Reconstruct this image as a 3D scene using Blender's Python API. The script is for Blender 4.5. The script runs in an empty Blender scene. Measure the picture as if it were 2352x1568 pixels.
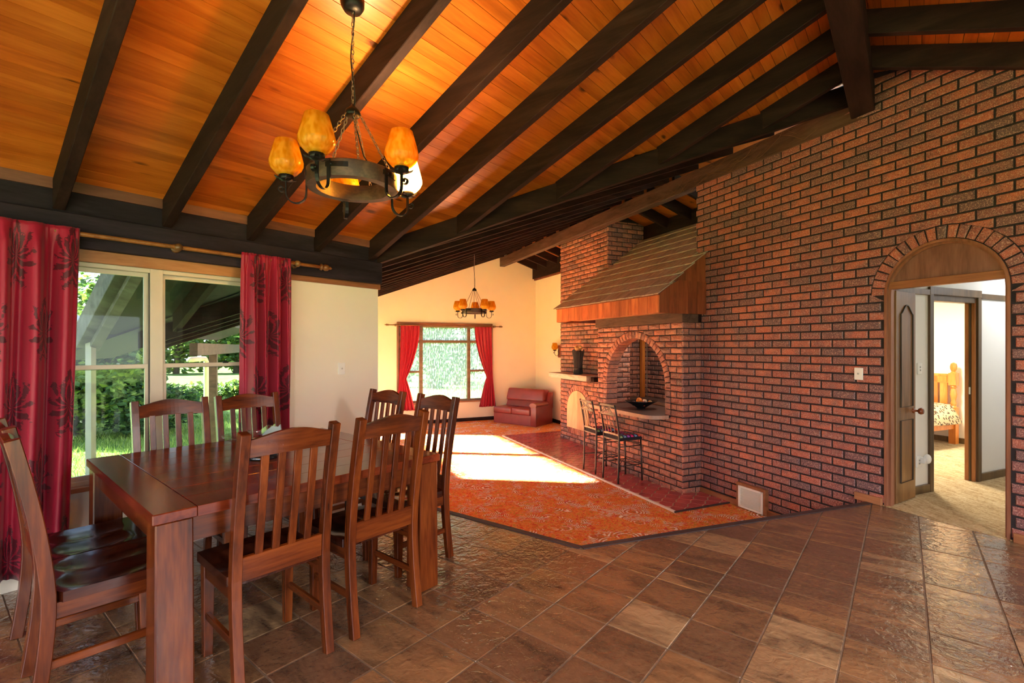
import bpy, bmesh, math, random
from mathutils import Vector, Matrix
random.seed(7)
sc = bpy.context.scene
COL = sc.collection
R = math.radians
# ------------------------------------------------------------------ camera, world, sun, exposure
CAMH = 1.51
cam_d = bpy.data.cameras.new('camera'); cam = bpy.data.objects.new('camera', cam_d); COL.objects.link(cam)
cam.location = (0, 0, CAMH); cam.rotation_euler = (R(90), 0, 0)
cam_d.sensor_width = 36; cam_d.lens = 36 * 1110 / 2352; cam_d.shift_y = 13 / 2352
cam_d.clip_start = 0.02; cam_d.clip_end = 400
sc.camera = cam
W = bpy.data.worlds.new('sky'); sc.world = W; W.use_nodes = True
wn = W.node_tree.nodes; wl = W.node_tree.links
bg = wn['Background']
wtc = wn.new('ShaderNodeTexCoord'); wsx = wn.new('ShaderNodeSeparateXYZ'); wrm = wn.new('ShaderNodeValToRGB')
wl.new(wtc.outputs['Generated'], wsx.inputs[0]); wl.new(wsx.outputs['Z'], wrm.inputs[0]); wl.new(wrm.outputs[0], bg.inputs['Color'])
wrm.color_ramp.elements[0].position = 0.0; wrm.color_ramp.elements[0].color = (.92, .95, 1.0, 1)
wrm.color_ramp.elements[1].position = 0.7; wrm.color_ramp.elements[1].color = (.50, .68, 1.0, 1)
bg.inputs['Strength'].default_value = 2.2
sd = bpy.data.lights.new('sun', 'SUN'); sun = bpy.data.objects.new('sun', sd); COL.objects.link(sun)
sd.energy = 56.0; sd.angle = R(2.6); sd.color = (1, .96, .91)
_el = R(31)
sun.rotation_euler = Vector((.9936 * math.cos(_el), -.113 * math.cos(_el), -math.sin(_el))).to_track_quat('-Z', 'Y').to_euler()
sun.location = (-20, 20, 15)
vs = sc.view_settings
vs.view_transform = 'Standard'; vs.look = 'None'; vs.gamma = 1.0; vs.use_curve_mapping = False
vs.exposure = 1.22
sc.cycles.max_bounces = 7; sc.cycles.diffuse_bounces = 4; sc.cycles.glossy_bounces = 3
sc.cycles.transmission_bounces = 4; sc.cycles.transparent_max_bounces = 8
sc.cycles.caustics_reflective = False; sc.cycles.caustics_refractive = False
sc.cycles.sample_clamp_indirect = 12.0; sc.cycles.adaptive_threshold = 0.06

# ------------------------------------------------------------------ frames
S_, C_ = .3987, .9171                      # lounge: u along the ridge (away), v to the right
def LV(u, v, z=0.0): return (-S_ * u + C_ * v, C_ * u + S_ * v, z)
AS, AC = .6293, .7771                      # dining: s along the window wall, t towards the room
def DN(s, t, z=0.0): return (AS * s + AC * t, AC * s - AS * t, z)
ANG_A = math.atan2(C_, -S_)                # local x along +u, local y = -v
ANG_SIDE = math.atan2(-S_, -C_)            # local x along -v, local y = -u
TT = 4.29                                  # window wall at t = -TT
CARP = -0.5
def zb_dl(t): return 2.39 + .40 * (t + TT)         # underside of dining rafters, window side
def zb_dr(t): return 3.97 - .36 * (t + .215)       # dining rafters, other side
def zb_ll(v): return 4.0 - .37 * (5.08 - v)        # lounge rafters, left
def zb_lr(v): return 3.98 - .33 * (v - 5.2)        # lounge rafters, right
RD = .19
def s_valley(t): return 3.023 + (t + 4.32) / 4.005 * 2.867
def v_valley(u): return .685 + (5.23 - u) / 2.23 * 4.395
def s_wallA(t): return 4.505 + .4617 * (2.345 - t) / .887

# ------------------------------------------------------------------ helpers
def srgb(r, g, b):
    f = lambda c: (c / 255 / 12.92) if c / 255 <= .04045 else ((c / 255 + .055) / 1.055) ** 2.4
    return (f(r), f(g), f(b), 1)
def tag(o, label=None, cat=None, group=None, kind=None):
    if label: o['label'] = label
    if cat: o['category'] = cat
    if group: o['group'] = group
    if kind: o['kind'] = kind
    return o
def wloc(o, incl_root=True):
    v = Vector((0, 0, 0))
    while o is not None:
        if o.parent is None and not incl_root: break
        v += o.location; o = o.parent
    return v
def empty(name, loc=(0, 0, 0), rz=0.0):
    o = bpy.data.objects.new(name, None); COL.objects.link(o)
    o.location = loc; o.rotation_euler = (0, 0, rz); o.empty_display_size = .1
    return o
class MB:
    def __init__(s): s.v = []; s.f = []; s.uv = None
    def quad8(s, p):
        n = len(s.v); s.v += [tuple(q) for q in p]
        for q in ((0, 3, 2, 1), (4, 5, 6, 7), (0, 1, 5, 4), (1, 2, 6, 5), (2, 3, 7, 6), (3, 0, 4, 7)): s.f.append([n + i for i in q])
        return s
    def box(s, x0, x1, y0, y1, z0, z1, F=None):
        p = [(x0, y0, z0), (x1, y0, z0), (x1, y1, z0), (x0, y1, z0), (x0, y0, z1), (x1, y0, z1), (x1, y1, z1), (x0, y1, z1)]
        return s.quad8([F(*q) for q in p] if F else p)
    def prism(s, poly, F, k0, k1):
        n = len(s.v); m = len(poly)
        s.v += [tuple(F(a, b, k0)) for a, b in poly] + [tuple(F(a, b, k1)) for a, b in poly]
        s.f.append([n + i for i in range(m)][::-1]); s.f.append([n + m + i for i in range(m)])
        for i in range(m): s.f.append([n + i, n + (i + 1) % m, n + m + (i + 1) % m, n + m + i])
        return s
    def sweep(s, pts, sec, closed=False, up=None, scale=None):
        """sec: list of (a,b) section points; a along side vector, b along normal"""
        pts = [Vector(p) for p in pts]; N = len(pts); m = len(sec); n0 = len(s.v)
        prev = Vector(up) if up else None
        for i, p in enumerate(pts):
            if closed: d = pts[(i + 1) % N] - pts[i - 1]
            else: d = pts[min(i + 1, N - 1)] - pts[max(i - 1, 0)]
            d.normalize()
            if prev is None: prev = Vector((0, 0, 1)) if abs(d.z) < .9 else Vector((1, 0, 0))
            side = d.cross(prev)
            if side.length < 1e-5: side = d.orthogonal()
            side.normalize(); nn = side.cross(d); nn.normalize()
            if not up: prev = nn
            k = scale[i] if scale else 1
            for a, b in sec: s.v.append(tuple(p + side * a * k + nn * b * k))
        rng = range(N) if closed else range(N - 1)
        for i in rng:
            j = (i + 1) % N
            for q in range(m):
                r = (q + 1) % m
                s.f.append([n0 + i * m + q, n0 + i * m + r, n0 + j * m + r, n0 + j * m + q])
        if not closed:
            s.f.append([n0 + q for q in range(m)][::-1]); s.f.append([n0 + (N - 1) * m + q for q in range(m)])
        return s
    def tube(s, pts, r, n=8, closed=False, scale=None):
        return s.sweep(pts, [(r * math.cos(2 * math.pi * i / n), r * math.sin(2 * math.pi * i / n)) for i in range(n)], closed, None, scale)
    def bar(s, pts, w, h, up=None, closed=False):
        return s.sweep(pts, [(-w / 2, -h / 2), (w / 2, -h / 2), (w / 2, h / 2), (-w / 2, h / 2)], closed, up)
    def lathe(s, prof, n=16, c=(0, 0, 0), M=None, cap=True):
        n0 = len(s.v); m = len(prof); c = Vector(c)
        for r, z in prof:
            for i in range(n):
                a = 2 * math.pi * i / n; p = Vector((r * math.cos(a), r * math.sin(a), z))
                if M: p = M @ p
                s.v.append(tuple(p + c))
        for j in range(m - 1):
            for i in range(n):
                k = (i + 1) % n
                s.f.append([n0 + j * n + i, n0 + j * n + k, n0 + (j + 1) * n + k, n0 + (j + 1) * n + i])
        if cap:
            s.f.append([n0 + i for i in range(n)][::-1]); s.f.append([n0 + (m - 1) * n + i for i in range(n)])
        return s
    def ball(s, c, r, n=10, sq=(1, 1, 1)):
        pr = []
        for j in range(n // 2 + 1):
            a = -math.pi / 2 + math.pi * j / (n // 2); pr.append((max(r * math.cos(a), r * .02), r * math.sin(a)))
        return s.lathe(pr, n, c, Matrix.Diagonal((sq[0], sq[1], sq[2])))
    def grid(s, nx, ny, fn, thick=None):
        n0 = len(s.v)
        for j in range(ny + 1):
            for i in range(nx + 1): s.v.append(tuple(fn(i / nx, j / ny)))
        for j in range(ny):
            for i in range(nx):
                a = n0 + j * (nx + 1) + i; s.f.append([a, a + 1, a + nx + 2, a + nx + 1])
        return s
    def obj(s, name, mat, parent=None, space='w', smooth=False, bevel=0.0, seg=1, recalc=True, solid=0.0):
        vs_ = [Vector(p) for p in s.v]
        lo = Vector([min(p[i] for p in vs_) for i in range(3)]); hi = Vector([max(p[i] for p in vs_) for i in range(3)])
        c = (lo + hi) / 2
        me = bpy.data.meshes.new(name)
        me.from_pydata([p - c for p in vs_], [], s.f)
        if recalc or bevel:
            bm = bmesh.new(); bm.from_mesh(me)
            if recalc: bmesh.ops.recalc_face_normals(bm, faces=bm.faces)
            if bevel:
                ed = [e for e in bm.edges if len(e.link_faces) == 2 and e.calc_face_angle(0) > .6]
                bmesh.ops.bevel(bm, geom=ed, offset=bevel, segments=seg, affect='EDGES', profile=.6, clamp_overlap=True)
            bm.to_mesh(me); bm.free()
        if smooth:
            me.polygons.foreach_set('use_smooth', [True] * len(me.polygons))
        o = bpy.data.objects.new(name, me); COL.objects.link(o)
        if mat: me.materials.append(mat)
        if parent is not None:
            o.parent = parent
            c = c - wloc(parent, space == 'w')
        o.location = c
        if smooth == 'auto':
            me.set_sharp_from_angle(angle=R(38))
        return o
def box(name, mat, x0, x1, y0, y1, z0, z1, F=None, parent=None, space='w', bevel=0.0, seg=1):
    return MB().box(x0, x1, y0, y1, z0, z1, F).obj(name, mat, parent, space, False, bevel, seg)
def rotx(o, ang):   # turn object space so that local x runs along ang
    me = o.data; m = Matrix.Rotation(-ang, 4, 'Z'); me.transform(m); o.rotation_euler = (0, 0, ang); return o
def struct(o, label, cat='wall'):
    return tag(o, label, cat, None, 'structure')
def children(o): return [c for c in bpy.data.objects if c.parent == o]
KIDS = {}
def copy_tree(o, kids, parent=None):
    c = o.copy(); COL.objects.link(c); c.parent = parent
    for k in kids.get(o, []): copy_tree(k, kids, c)
    return c
def kidmap():
    m = {}
    for o in bpy.data.objects:
        if o.parent: m.setdefault(o.parent, []).append(o)
    return m

# ------------------------------------------------------------------ materials
class NT:
    def __init__(s, name):
        s.m = bpy.data.materials.new(name); s.m.use_nodes = True
        s.t = s.m.node_tree; s.n = s.t.nodes; s.l = s.t.links; s.b = s.n['Principled BSDF']; s.out = s.n['Material Output']
    def new(s, typ, **k):
        nd = s.n.new(typ)
        for a, b in k.items(): setattr(nd, a, b)
        return nd
    def link(s, a, b): s.l.new(a, b)
    def coord(s, kind='Object', scale=(1, 1, 1), rot=(0, 0, 0), jitter=False):
        tc = s.new('ShaderNodeTexCoord'); mp = s.new('ShaderNodeMapping')
        mp.inputs['Scale'].default_value = scale; mp.inputs['Rotation'].default_value = rot
        src = tc.outputs[kind]
        if jitter:
            oi = s.new('ShaderNodeObjectInfo'); mu = s.new('ShaderNodeMath', operation='MULTIPLY'); mu.inputs[1].default_value = 37.0
            s.link(oi.outputs['Random'], mu.inputs[0]); ad = s.new('ShaderNodeVectorMath', operation='ADD')
            s.link(src, ad.inputs[0]); s.link(mu.outputs[0], ad.inputs[1]); src = ad.outputs[0]
        s.link(src, mp.inputs['Vector']); return mp.outputs[0]
    def noise(s, vec, scale, detail=4, rough=.55, dist=0.0):
        nd = s.new('ShaderNodeTexNoise'); nd.inputs['Scale'].default_value = scale; nd.inputs['Detail'].default_value = detail
        nd.inputs['Roughness'].default_value = rough; nd.inputs['Distortion'].default_value = dist
        if vec is not None: s.link(vec, nd.inputs['Vector'])
        return nd.outputs['Fac']
    def ramp(s, fac, stops, const=False):
        rp = s.new('ShaderNodeValToRGB'); cr = rp.color_ramp
        if const: cr.interpolation = 'CONSTANT'
        while len(cr.elements) < len(stops): cr.elements.new(.5)
        for e, (p, c) in zip(cr.elements, stops): e.position = p; e.color = c
        s.link(fac, rp.inputs[0]); return rp.outputs[0]
    def mix(s, fac, a, b, mode='MIX'):
        mx = s.new('ShaderNodeMix', data_type='RGBA', blend_type=mode)
        if isinstance(fac, (int, float)): mx.inputs[0].default_value = fac
        else: s.link(fac, mx.inputs[0])
        for i, x in ((6, a), (7, b)):
            if isinstance(x, tuple): mx.inputs[i].default_value = x
            else: s.link(x, mx.inputs[i])
        return mx.outputs[2]
    def math(s, op, a, b=None, clamp=False):
        nd = s.new('ShaderNodeMath', operation=op, use_clamp=clamp)
        for i, x in enumerate((a, b)):
            if x is None: continue
            if isinstance(x, (int, float)): nd.inputs[i].default_value = x
            else: s.link(x, nd.inputs[i])
        return nd.outputs[0]
    def rand(s, island=False):
        if island: return s.new('ShaderNodeNewGeometry').outputs['Random Per Island']
        return s.new('ShaderNodeObjectInfo').outputs['Random']
    def bump(s, h, strength=.3, dist=.01):
        b = s.new('ShaderNodeBump'); b.inputs['Strength'].default_value = strength; b.inputs['Distance'].default_value = dist
        s.link(h, b.inputs['Height']); s.link(b.outputs[0], s.b.inputs['Normal']); s.link(b.outputs[0], s.b.inputs['Coat Normal'])
    def color(s, c):
        if isinstance(c, tuple): s.b.inputs['Base Color'].default_value = c
        else: s.link(c, s.b.inputs['Base Color'])
    def set(s, **k):
        for a, b in k.items():
            if isinstance(b, (int, float, tuple)): s.b.inputs[a.replace('_', ' ')].default_value = b
            else: s.link(b, s.b.inputs[a.replace('_', ' ')])
        return s
def plain(name, c, rough=.5, metal=0.0, spec=None, noise=0.0, nscale=8, bump=0.0, bscale=60):
    t = NT(name); t.set(Roughness=rough, Metallic=metal)
    if spec is not None: t.set(Specular_IOR_Level=spec)
    if noise:
        v = t.coord('Object', jitter=True); n = t.noise(v, nscale, 5)
        d = tuple(x * (1 - noise) for x in c[:3]) + (1,); e = tuple(min(1, x * (1 + noise)) for x in c[:3]) + (1,)
        t.color(t.ramp(n, [(.3, d), (.7, e)]))
    else: t.color(c)
    if bump:
        t.bump(t.noise(t.coord('Object'), bscale, 4), bump, .01)
    return t.m
def wood(name, c_dark, c_mid, c_light, axis=0, scale=6.0, stretch=.12, rough=.35, knots=False, randv=.25, bump=.08, island=False, spec=.5, band=1.0):
    t = NT(name); sc_ = [1.0, 1.0, 1.0]; sc_[axis] = stretch
    v = t.coord('Object', tuple(sc_), jitter=True)
    n = t.noise(v, scale, 3, .6, .6); fine = t.noise(v, scale * 9, 2, .6)
    w = t.math('ADD', t.math('MULTIPLY', n, .75), t.math('MULTIPLY', fine, .25))
    c = t.ramp(w, [(.34, c_dark), (.5, c_mid), (.68, c_light)])
    if knots:
        v2 = t.coord('Object', tuple(.45 if i == axis else 1.0 for i in range(3)), jitter=True)
        vo = t.new('ShaderNodeTexVoronoi'); vo.inputs['Scale'].default_value = 5.6; t.link(v2, vo.inputs['Vector'])
        dn = t.math('ADD', vo.outputs['Distance'], t.math('MULTIPLY', fine, .10))
        k = t.ramp(dn, [(.12, (0, 0, 0, 1)), (.22, (1, 1, 1, 1))])
        sp = t.new('ShaderNodeSeparateColor'); t.link(vo.outputs['Color'], sp.inputs[0])
        keep = t.math('GREATER_THAN', sp.outputs[0], .35)
        k2 = t.math('MULTIPLY', t.math('SUBTRACT', 1.0, k), keep)
        c = t.mix(k2, c, tuple(x * .25 for x in c_dark[:3]) + (1,))
    rv = t.rand(island)
    hs = t.new('ShaderNodeHueSaturation'); hs.inputs['Saturation'].default_value = 1.0
    t.link(t.math('ADD', t.math('MULTIPLY', rv, 2 * randv), 1 - randv), hs.inputs['Value']); t.link(c, hs.inputs['Color'])
    t.color(hs.outputs[0]); t.set(Roughness=rough, Specular_IOR_Level=spec)
    if bump: t.bump(w, bump, .004)
    return t.m
def brick_mat(name, island, rock=False, shift=0.0):
    t = NT(name); rv = t.rand(island)
    v = t.coord('Object', jitter=not island)
    if rock:
        a, b, c_, d = srgb(190, 112, 86), srgb(170, 98, 78), srgb(202, 130, 102), srgb(112, 82, 80)
    else:
        a, b, c_, d = srgb(176, 96, 78), srgb(150, 86, 78), srgb(188, 104, 80), srgb(106, 80, 84)
    base = t.ramp(rv, [(0, a), (.2, c_), (.4, b), (.58, a), (.75, d), (1, b)])
    big = t.noise(v, 9, 2); base = t.mix(t.ramp(big, [(.42, (0, 0, 0, 1)), (.72, (.8, .8, .8, 1))]), base, d)
    n1 = t.noise(v, 150, 2, .7); spk = t.ramp(n1, [(.57, (0, 0, 0, 1)), (.66, (1, 1, 1, 1))])
    n2 = t.noise(v, 110, 2, .6); lt = t.ramp(n2, [(.52, (0, 0, 0, 1)), (.64, (.75, .75, .75, 1))])
    c = t.mix(lt, base, srgb(196, 150, 134) if rock else srgb(204, 160, 146)); c = t.mix(spk, c, srgb(58, 42, 46))
    t.color(c); t.set(Roughness=.5, Specular_IOR_Level=.45)
    h = t.noise(v, 22 if rock else 60, 3, .65)
    t.bump(h, .9 if rock else .35, .02 if rock else .006)
    return t.m
def glass_thin(name, tint=(1, 1, 1, 1), refl=.08, dirt=0.0, scale=40):
    m = bpy.data.materials.new(name); m.use_nodes = True; n = m.node_tree.nodes; l = m.node_tree.links
    n.remove(n['Principled BSDF']); out = n['Material Output']
    tr = n.new('ShaderNodeBsdfTransparent'); tr.inputs[0].default_value = tint
    gl = n.new('ShaderNodeBsdfGlossy'); gl.inputs['Roughness'].default_value = .02
    mx = n.new('ShaderNodeMixShader')
    lw = n.new('ShaderNodeLayerWeight'); lw.inputs[0].default_value = .25
    mp = n.new('ShaderNodeMath'); mp.operation = 'MULTIPLY_ADD'; mp.inputs[1].default_value = .12; mp.inputs[2].default_value = refl
    l.new(lw.outputs['Facing'], mp.inputs[0]); l.new(mp.outputs[0], mx.inputs[0])
    l.new(tr.outputs[0], mx.inputs[1]); l.new(gl.outputs[0], mx.inputs[2])
    last = mx.outputs[0]
    if dirt:
        tl = n.new('ShaderNodeBsdfTranslucent'); tl.inputs[0].default_value = (.9, .9, .88, 1) if min(tint[:3]) > .5 else tint
        tc = n.new('ShaderNodeTexCoord'); mpp = n.new('ShaderNodeMapping'); mpp.inputs['Scale'].default_value = (1, 1, .35)
        l.new(tc.outputs['Object'], mpp.inputs[0])
        no = n.new('ShaderNodeTexNoise'); no.inputs['Scale'].default_value = scale; no.inputs['Detail'].default_value = 4
        l.new(mpp.outputs[0], no.inputs['Vector'])
        rp = n.new('ShaderNodeValToRGB'); rp.color_ramp.elements[0].position = .5; rp.color_ramp.elements[0].color = (dirt * .35,) * 3 + (1,)
        rp.color_ramp.elements[1].position = .75; rp.color_ramp.elements[1].color = (min(1, dirt * 2.2),) * 3 + (1,)
        l.new(no.outputs[0], rp.inputs[0]); m2 = n.new('ShaderNodeMixShader')
        l.new(rp.outputs[0], m2.inputs[0]); l.new(last, m2.inputs[1]); l.new(tl.outputs[0], m2.inputs[2]); last = m2.outputs[0]
    l.new(last, out.inputs[0]); return m
def amber(name, emit=0.0):
    m = bpy.data.materials.new(name); m.use_nodes = True; n = m.node_tree.nodes; l = m.node_tree.links
    n.remove(n['Principled BSDF']); out = n['Material Output']
    tc = n.new('ShaderNodeTexCoord'); no = n.new('ShaderNodeTexNoise'); no.inputs['Scale'].default_value = 48; no.inputs['Detail'].default_value = 1
    mpz = n.new('ShaderNodeMapping'); mpz.inputs['Scale'].default_value = (1, 1, .35); l.new(tc.outputs['Object'], mpz.inputs[0]); l.new(mpz.outputs[0], no.inputs['Vector'])
    rp = n.new('ShaderNodeValToRGB'); rp.color_ramp.elements[0].position = .35; rp.color_ramp.elements[0].color = srgb(230, 182, 24)
    rp.color_ramp.elements[1].position = .65; rp.color_ramp.elements[1].color = srgb(255, 218, 74); l.new(no.outputs[0], rp.inputs[0])
    tr = n.new('ShaderNodeBsdfTransparent'); l.new(rp.outputs[0], tr.inputs[0])
    tl = n.new('ShaderNodeBsdfTranslucent'); l.new(rp.outputs[0], tl.inputs[0])
    df = n.new('ShaderNodeBsdfPrincipled'); l.new(rp.outputs[0], df.inputs['Base Color']); df.inputs['Roughness'].default_value = .08
    bp = n.new('ShaderNodeBump'); bp.inputs['Strength'].default_value = .5; bp.inputs['Distance'].default_value = .01
    l.new(no.outputs[0], bp.inputs['Height']); l.new(bp.outputs[0], df.inputs['Normal'])
    a = n.new('ShaderNodeMixShader'); a.inputs[0].default_value = .38; l.new(tr.outputs[0], a.inputs[1]); l.new(tl.outputs[0], a.inputs[2])
    b = n.new('ShaderNodeMixShader'); b.inputs[0].default_value = .28; l.new(a.outputs[0], b.inputs[1]); l.new(df.outputs[0], b.inputs[2])
    last = b.outputs[0]
    if emit:
        em = n.new('ShaderNodeEmission'); em.inputs[0].default_value = (1, .72, .22, 1); em.inputs[1].default_value = emit
        ad = n.new('ShaderNodeAddShader'); l.new(last, ad.inputs[0]); l.new(em.outputs[0], ad.inputs[1]); last = ad.outputs[0]
    l.new(last, out.inputs[0]); return m

M = {}
M['beam'] = wood('dark_beam', srgb(28, 15, 14), srgb(41, 25, 23), srgb(54, 36, 33), 0, 9, .15, .75, randv=.2, bump=.25, spec=.15)
M['beam_brown'] = wood('brown_beam', srgb(66, 45, 38), srgb(92, 66, 56), srgb(112, 84, 72), 0, 9, .15, .6, randv=.1, bump=.25, spec=.3)
M['plate'] = wood('plate_beam', srgb(30, 23, 29), srgb(41, 34, 42), srgb(55, 46, 55), 0, 8, .15, .75, randv=.1, bump=.2, spec=.15)
M['ceil'] = wood('pine_board', srgb(152, 74, 20), srgb(182, 96, 30), srgb(204, 118, 44), 0, 7, .10, .30, knots=True, randv=.16, bump=.04)
M['trimred'] = wood('ceiling_trim', srgb(92, 54, 42), srgb(116, 72, 58), srgb(134, 88, 70), 0, 8, .12, .5)
M['brick'] = brick_mat('brick_face', False); M['brick_i'] = brick_mat('brick_face_joined', True)
M['rock'] = brick_mat('rockface_brick', False, True); M['rock_i'] = brick_mat('rockface_brick_joined', True, True)
M['mortar'] = plain('dark_mortar', srgb(38, 30, 32), .9, noise=.25, nscale=30, bump=.4, bscale=120)
M['cream'] = plain('cream_paint', srgb(236, 230, 214), .55, noise=.02, nscale=2, bump=.03, bscale=90)
M['peach'] = plain('warm_cream_paint', srgb(246, 228, 202), .6, noise=.02, nscale=2, bump=.03, bscale=90)
M['hallpaint'] = plain('pale_hall_paint', srgb(228, 226, 220), .55, noise=.02, nscale=2)
M['wood_dk_x'] = wood('stained_pine_x', srgb(54, 20, 6), srgb(94, 40, 13), srgb(130, 64, 23), 0, 8, .10, .26, randv=.10, bump=.04)
M['wood_dk_y'] = wood('stained_pine_y', srgb(54, 20, 6), srgb(94, 40, 13), srgb(130, 64, 23), 1, 8, .10, .26, randv=.10, bump=.04)
M['wood_dk_z'] = wood('stained_pine_z', srgb(54, 20, 6), srgb(94, 40, 13), srgb(130, 64, 23), 2, 8, .10, .26, randv=.10, bump=.04)
M['seat'] = wood('dark_seat', srgb(38, 14, 8), srgb(62, 25, 14), srgb(88, 40, 22), 1, 8, .12, .16, randv=.08, bump=.02)
M['table'] = wood('table_top', srgb(74, 24, 12), srgb(108, 42, 20), srgb(134, 58, 28), 0, 7, .10, .2, randv=.07, bump=.03)
M['table_y'] = wood('table_end', srgb(74, 24, 12), srgb(108, 42, 20), srgb(134, 58, 28), 1, 7, .10, .2, randv=.07, bump=.03)
M['trim'] = wood('timber_trim', srgb(120, 74, 46), srgb(150, 96, 62), srgb(172, 118, 80), 0, 8, .12, .4, randv=.06)
M['trim_z'] = wood('timber_trim_z', srgb(112, 68, 46), srgb(140, 90, 66), srgb(160, 108, 82), 2, 8, .12, .4, randv=.06)
M['head'] = wood('window_head', srgb(140, 88, 46), srgb(168, 110, 64), srgb(186, 130, 82), 0, 10, .15, .45)
M['cedar'] = wood('cedar_board', srgb(150, 70, 34), srgb(188, 96, 50), srgb(214, 126, 70), 2, 9, .12, .5, randv=.2)
M['cedar_dk'] = wood('cedar_board_aged', srgb(96, 44, 24), srgb(128, 62, 34), srgb(150, 80, 46), 2, 9, .12, .5, randv=.2)
M['shingle'] = wood('shingle', srgb(154, 138, 129), srgb(180, 162, 152), srgb(198, 181, 171), 1, 9, .15, .75, randv=.10)
M['metal'] = plain('black_iron', srgb(30, 28, 29), .42, .6, noise=.2, nscale=20)
M['stool'] = plain('stool_steel', srgb(66, 58, 56), .38, .55)
M['bronze'] = plain('stool_bronze', srgb(132, 112, 98), .4, .5)
M['white'] = plain('white_plastic', srgb(238, 238, 234), .35)
M['rocker'] = plain('switch_rocker', srgb(176, 176, 172), .4)
M['vent'] = plain('vent_white', srgb(240, 238, 230), .45)
M['alu'] = plain('cream_aluminium', srgb(196, 188, 170), .4, .15, noise=.05, nscale=5)
M['alu_dk'] = plain('window_channel', srgb(62, 54, 48), .5)
M['glass'] = glass_thin('window_glass', (.64, .68, .69, 1), .02, .003, 26)  # tint put in to dim the outdoors seen through the dining panes
M['glass_far'] = glass_thin('dusty_window_glass', (.96, .98, .98, 1), .05, .34, 30)
M['amber'] = amber('amber_glass'); M['amber_lit'] = amber('amber_glass_lit', 9.0)
M['leather'] = plain('oxblood_leather', srgb(138, 54, 52), .30, noise=.12, nscale=5, bump=.08, bscale=140)
M['black'] = plain('near_black', srgb(22, 20, 22), .5)
M['door'] = wood('hall_door', srgb(92, 60, 30), srgb(120, 82, 44), srgb(138, 98, 56), 2, 7, .10, .35, randv=.04)
M['groove'] = plain('door_groove', srgb(50, 40, 26), .5)
M['frame_olive'] = wood('hall_frame', srgb(74, 54, 30), srgb(98, 74, 44), srgb(116, 90, 56), 2, 8, .12, .4)
M['frame_orange'] = wood('hall_jamb', srgb(160, 96, 50), srgb(184, 118, 66), srgb(200, 136, 82), 2, 8, .12, .4)
M['bedwood'] = wood('bed_pine', srgb(176, 92, 30), srgb(204, 116, 44), srgb(224, 142, 66), 2, 8, .12, .3)
M['ply'] = wood('plywood', srgb(206, 160, 118), srgb(222, 180, 138), srgb(232, 196, 156), 2, 5, .2, .6)
M['strip'] = plain('step_edging', srgb(66, 52, 52), .55, noise=.2, nscale=20)
M['whitestrip'] = plain('white_edging', srgb(236, 230, 220), .5)
M['laminate'] = plain('counter_laminate', srgb(92, 74, 70), .32, noise=.15, nscale=14)
M['laminate_edge'] = plain('counter_edge', srgb(176, 140, 118), .4, noise=.1, nscale=20)
M['mantel'] = wood('weathered_mantel', srgb(160, 146, 128), srgb(204, 192, 176), srgb(226, 218, 206), 0, 8, .2, .7)
M['twig'] = wood('dark_twigs', srgb(26, 22, 22), srgb(44, 38, 38), srgb(64, 56, 54), 2, 20, .1, .7)
M['dry'] = plain('dried_flower', srgb(206, 160, 100), .8, noise=.25, nscale=40)
M['bowl'] = plain('black_bowl', srgb(26, 26, 30), .2)
M['blueglass'] = glass_thin('blue_glass', (.10, .58, .80, 1), .10, .16, 30)
M['clearglass'] = glass_thin('clear_glass', (.88, .92, .94, 1), .14, .10, 12)
M['soffit'] = wood('dark_soffit', srgb(18, 14, 17), srgb(26, 21, 25), srgb(36, 30, 34), 0, 8, .15, .7)
M['weather'] = wood('weathered_barge', srgb(66, 60, 62), srgb(96, 88, 88), srgb(124, 115, 114), 1, 8, .15, .7)
M['postpaint'] = plain('grey_post_paint', srgb(188, 178, 170), .5, noise=.08)
M['pvc'] = plain('pvc_pipe', srgb(226, 214, 184), .4)
M['red'] = plain('red_hanging', srgb(178, 24, 28), .6, noise=.25, nscale=10)
def carpet():
    t = NT('swirl_carpet'); v = t.coord('Object', (1, 1, 1))
    n1 = t.noise(v, 14, 5, .75, 1.2); n2 = t.noise(v, 4.2, 3, .6, .4); n3 = t.noise(v, 24, 3, .75, .8)
    base = t.ramp(n1, [(0, srgb(206, 84, 50)), (.38, srgb(226, 108, 54)), (.46, srgb(236, 136, 64)), (.54, srgb(240, 158, 84)), (.62, srgb(230, 164, 88)), (.75, srgb(214, 92, 70))])
    base = t.mix(t.ramp(n3, [(.555, (0, 0, 0, 1)), (.60, (.9, .9, .9, 1))]), base, srgb(190, 150, 60))
    base = t.mix(t.ramp(n3, [(.40, (.9, .9, .9, 1)), (.45, (0, 0, 0, 1))]), base, srgb(214, 60, 62))
    wv = t.new('ShaderNodeTexVoronoi'); wv.feature = 'F1'; wv.inputs['Scale'].default_value = 3.1; t.link(v, wv.inputs['Vector'])
    d = t.math('ADD', wv.outputs['Distance'], t.math('MULTIPLY', n3, .05))
    rings = t.math('SINE', t.math('MULTIPLY', d, 90.0)); ring = t.math('GREATER_THAN', rings, .25)
    area = t.ramp(t.noise(t.coord('Object', (1, 1, 1)), 3.4, 4, .6, .5), [(.48, (0, 0, 0, 1)), (.56, (1, 1, 1, 1))])
    brk = t.ramp(n1, [(.44, (0, 0, 0, 1)), (.52, (1, 1, 1, 1))])
    msk = t.math('MULTIPLY', t.math('MULTIPLY', ring, area), brk)
    inv = t.math('MULTIPLY', t.math('MULTIPLY', t.math('SUBTRACT', 1.0, ring), area), brk)
    c = t.mix(t.math('MULTIPLY', inv, .4), base, srgb(110, 22, 62)); c = t.mix(msk, c, srgb(250, 240, 228))
    t.color(c); t.set(Roughness=.95, Specular_IOR_Level=.1)
    t.bump(t.noise(v, 190, 2), .5, .01); return t.m
M['carpet'] = carpet()
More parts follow.
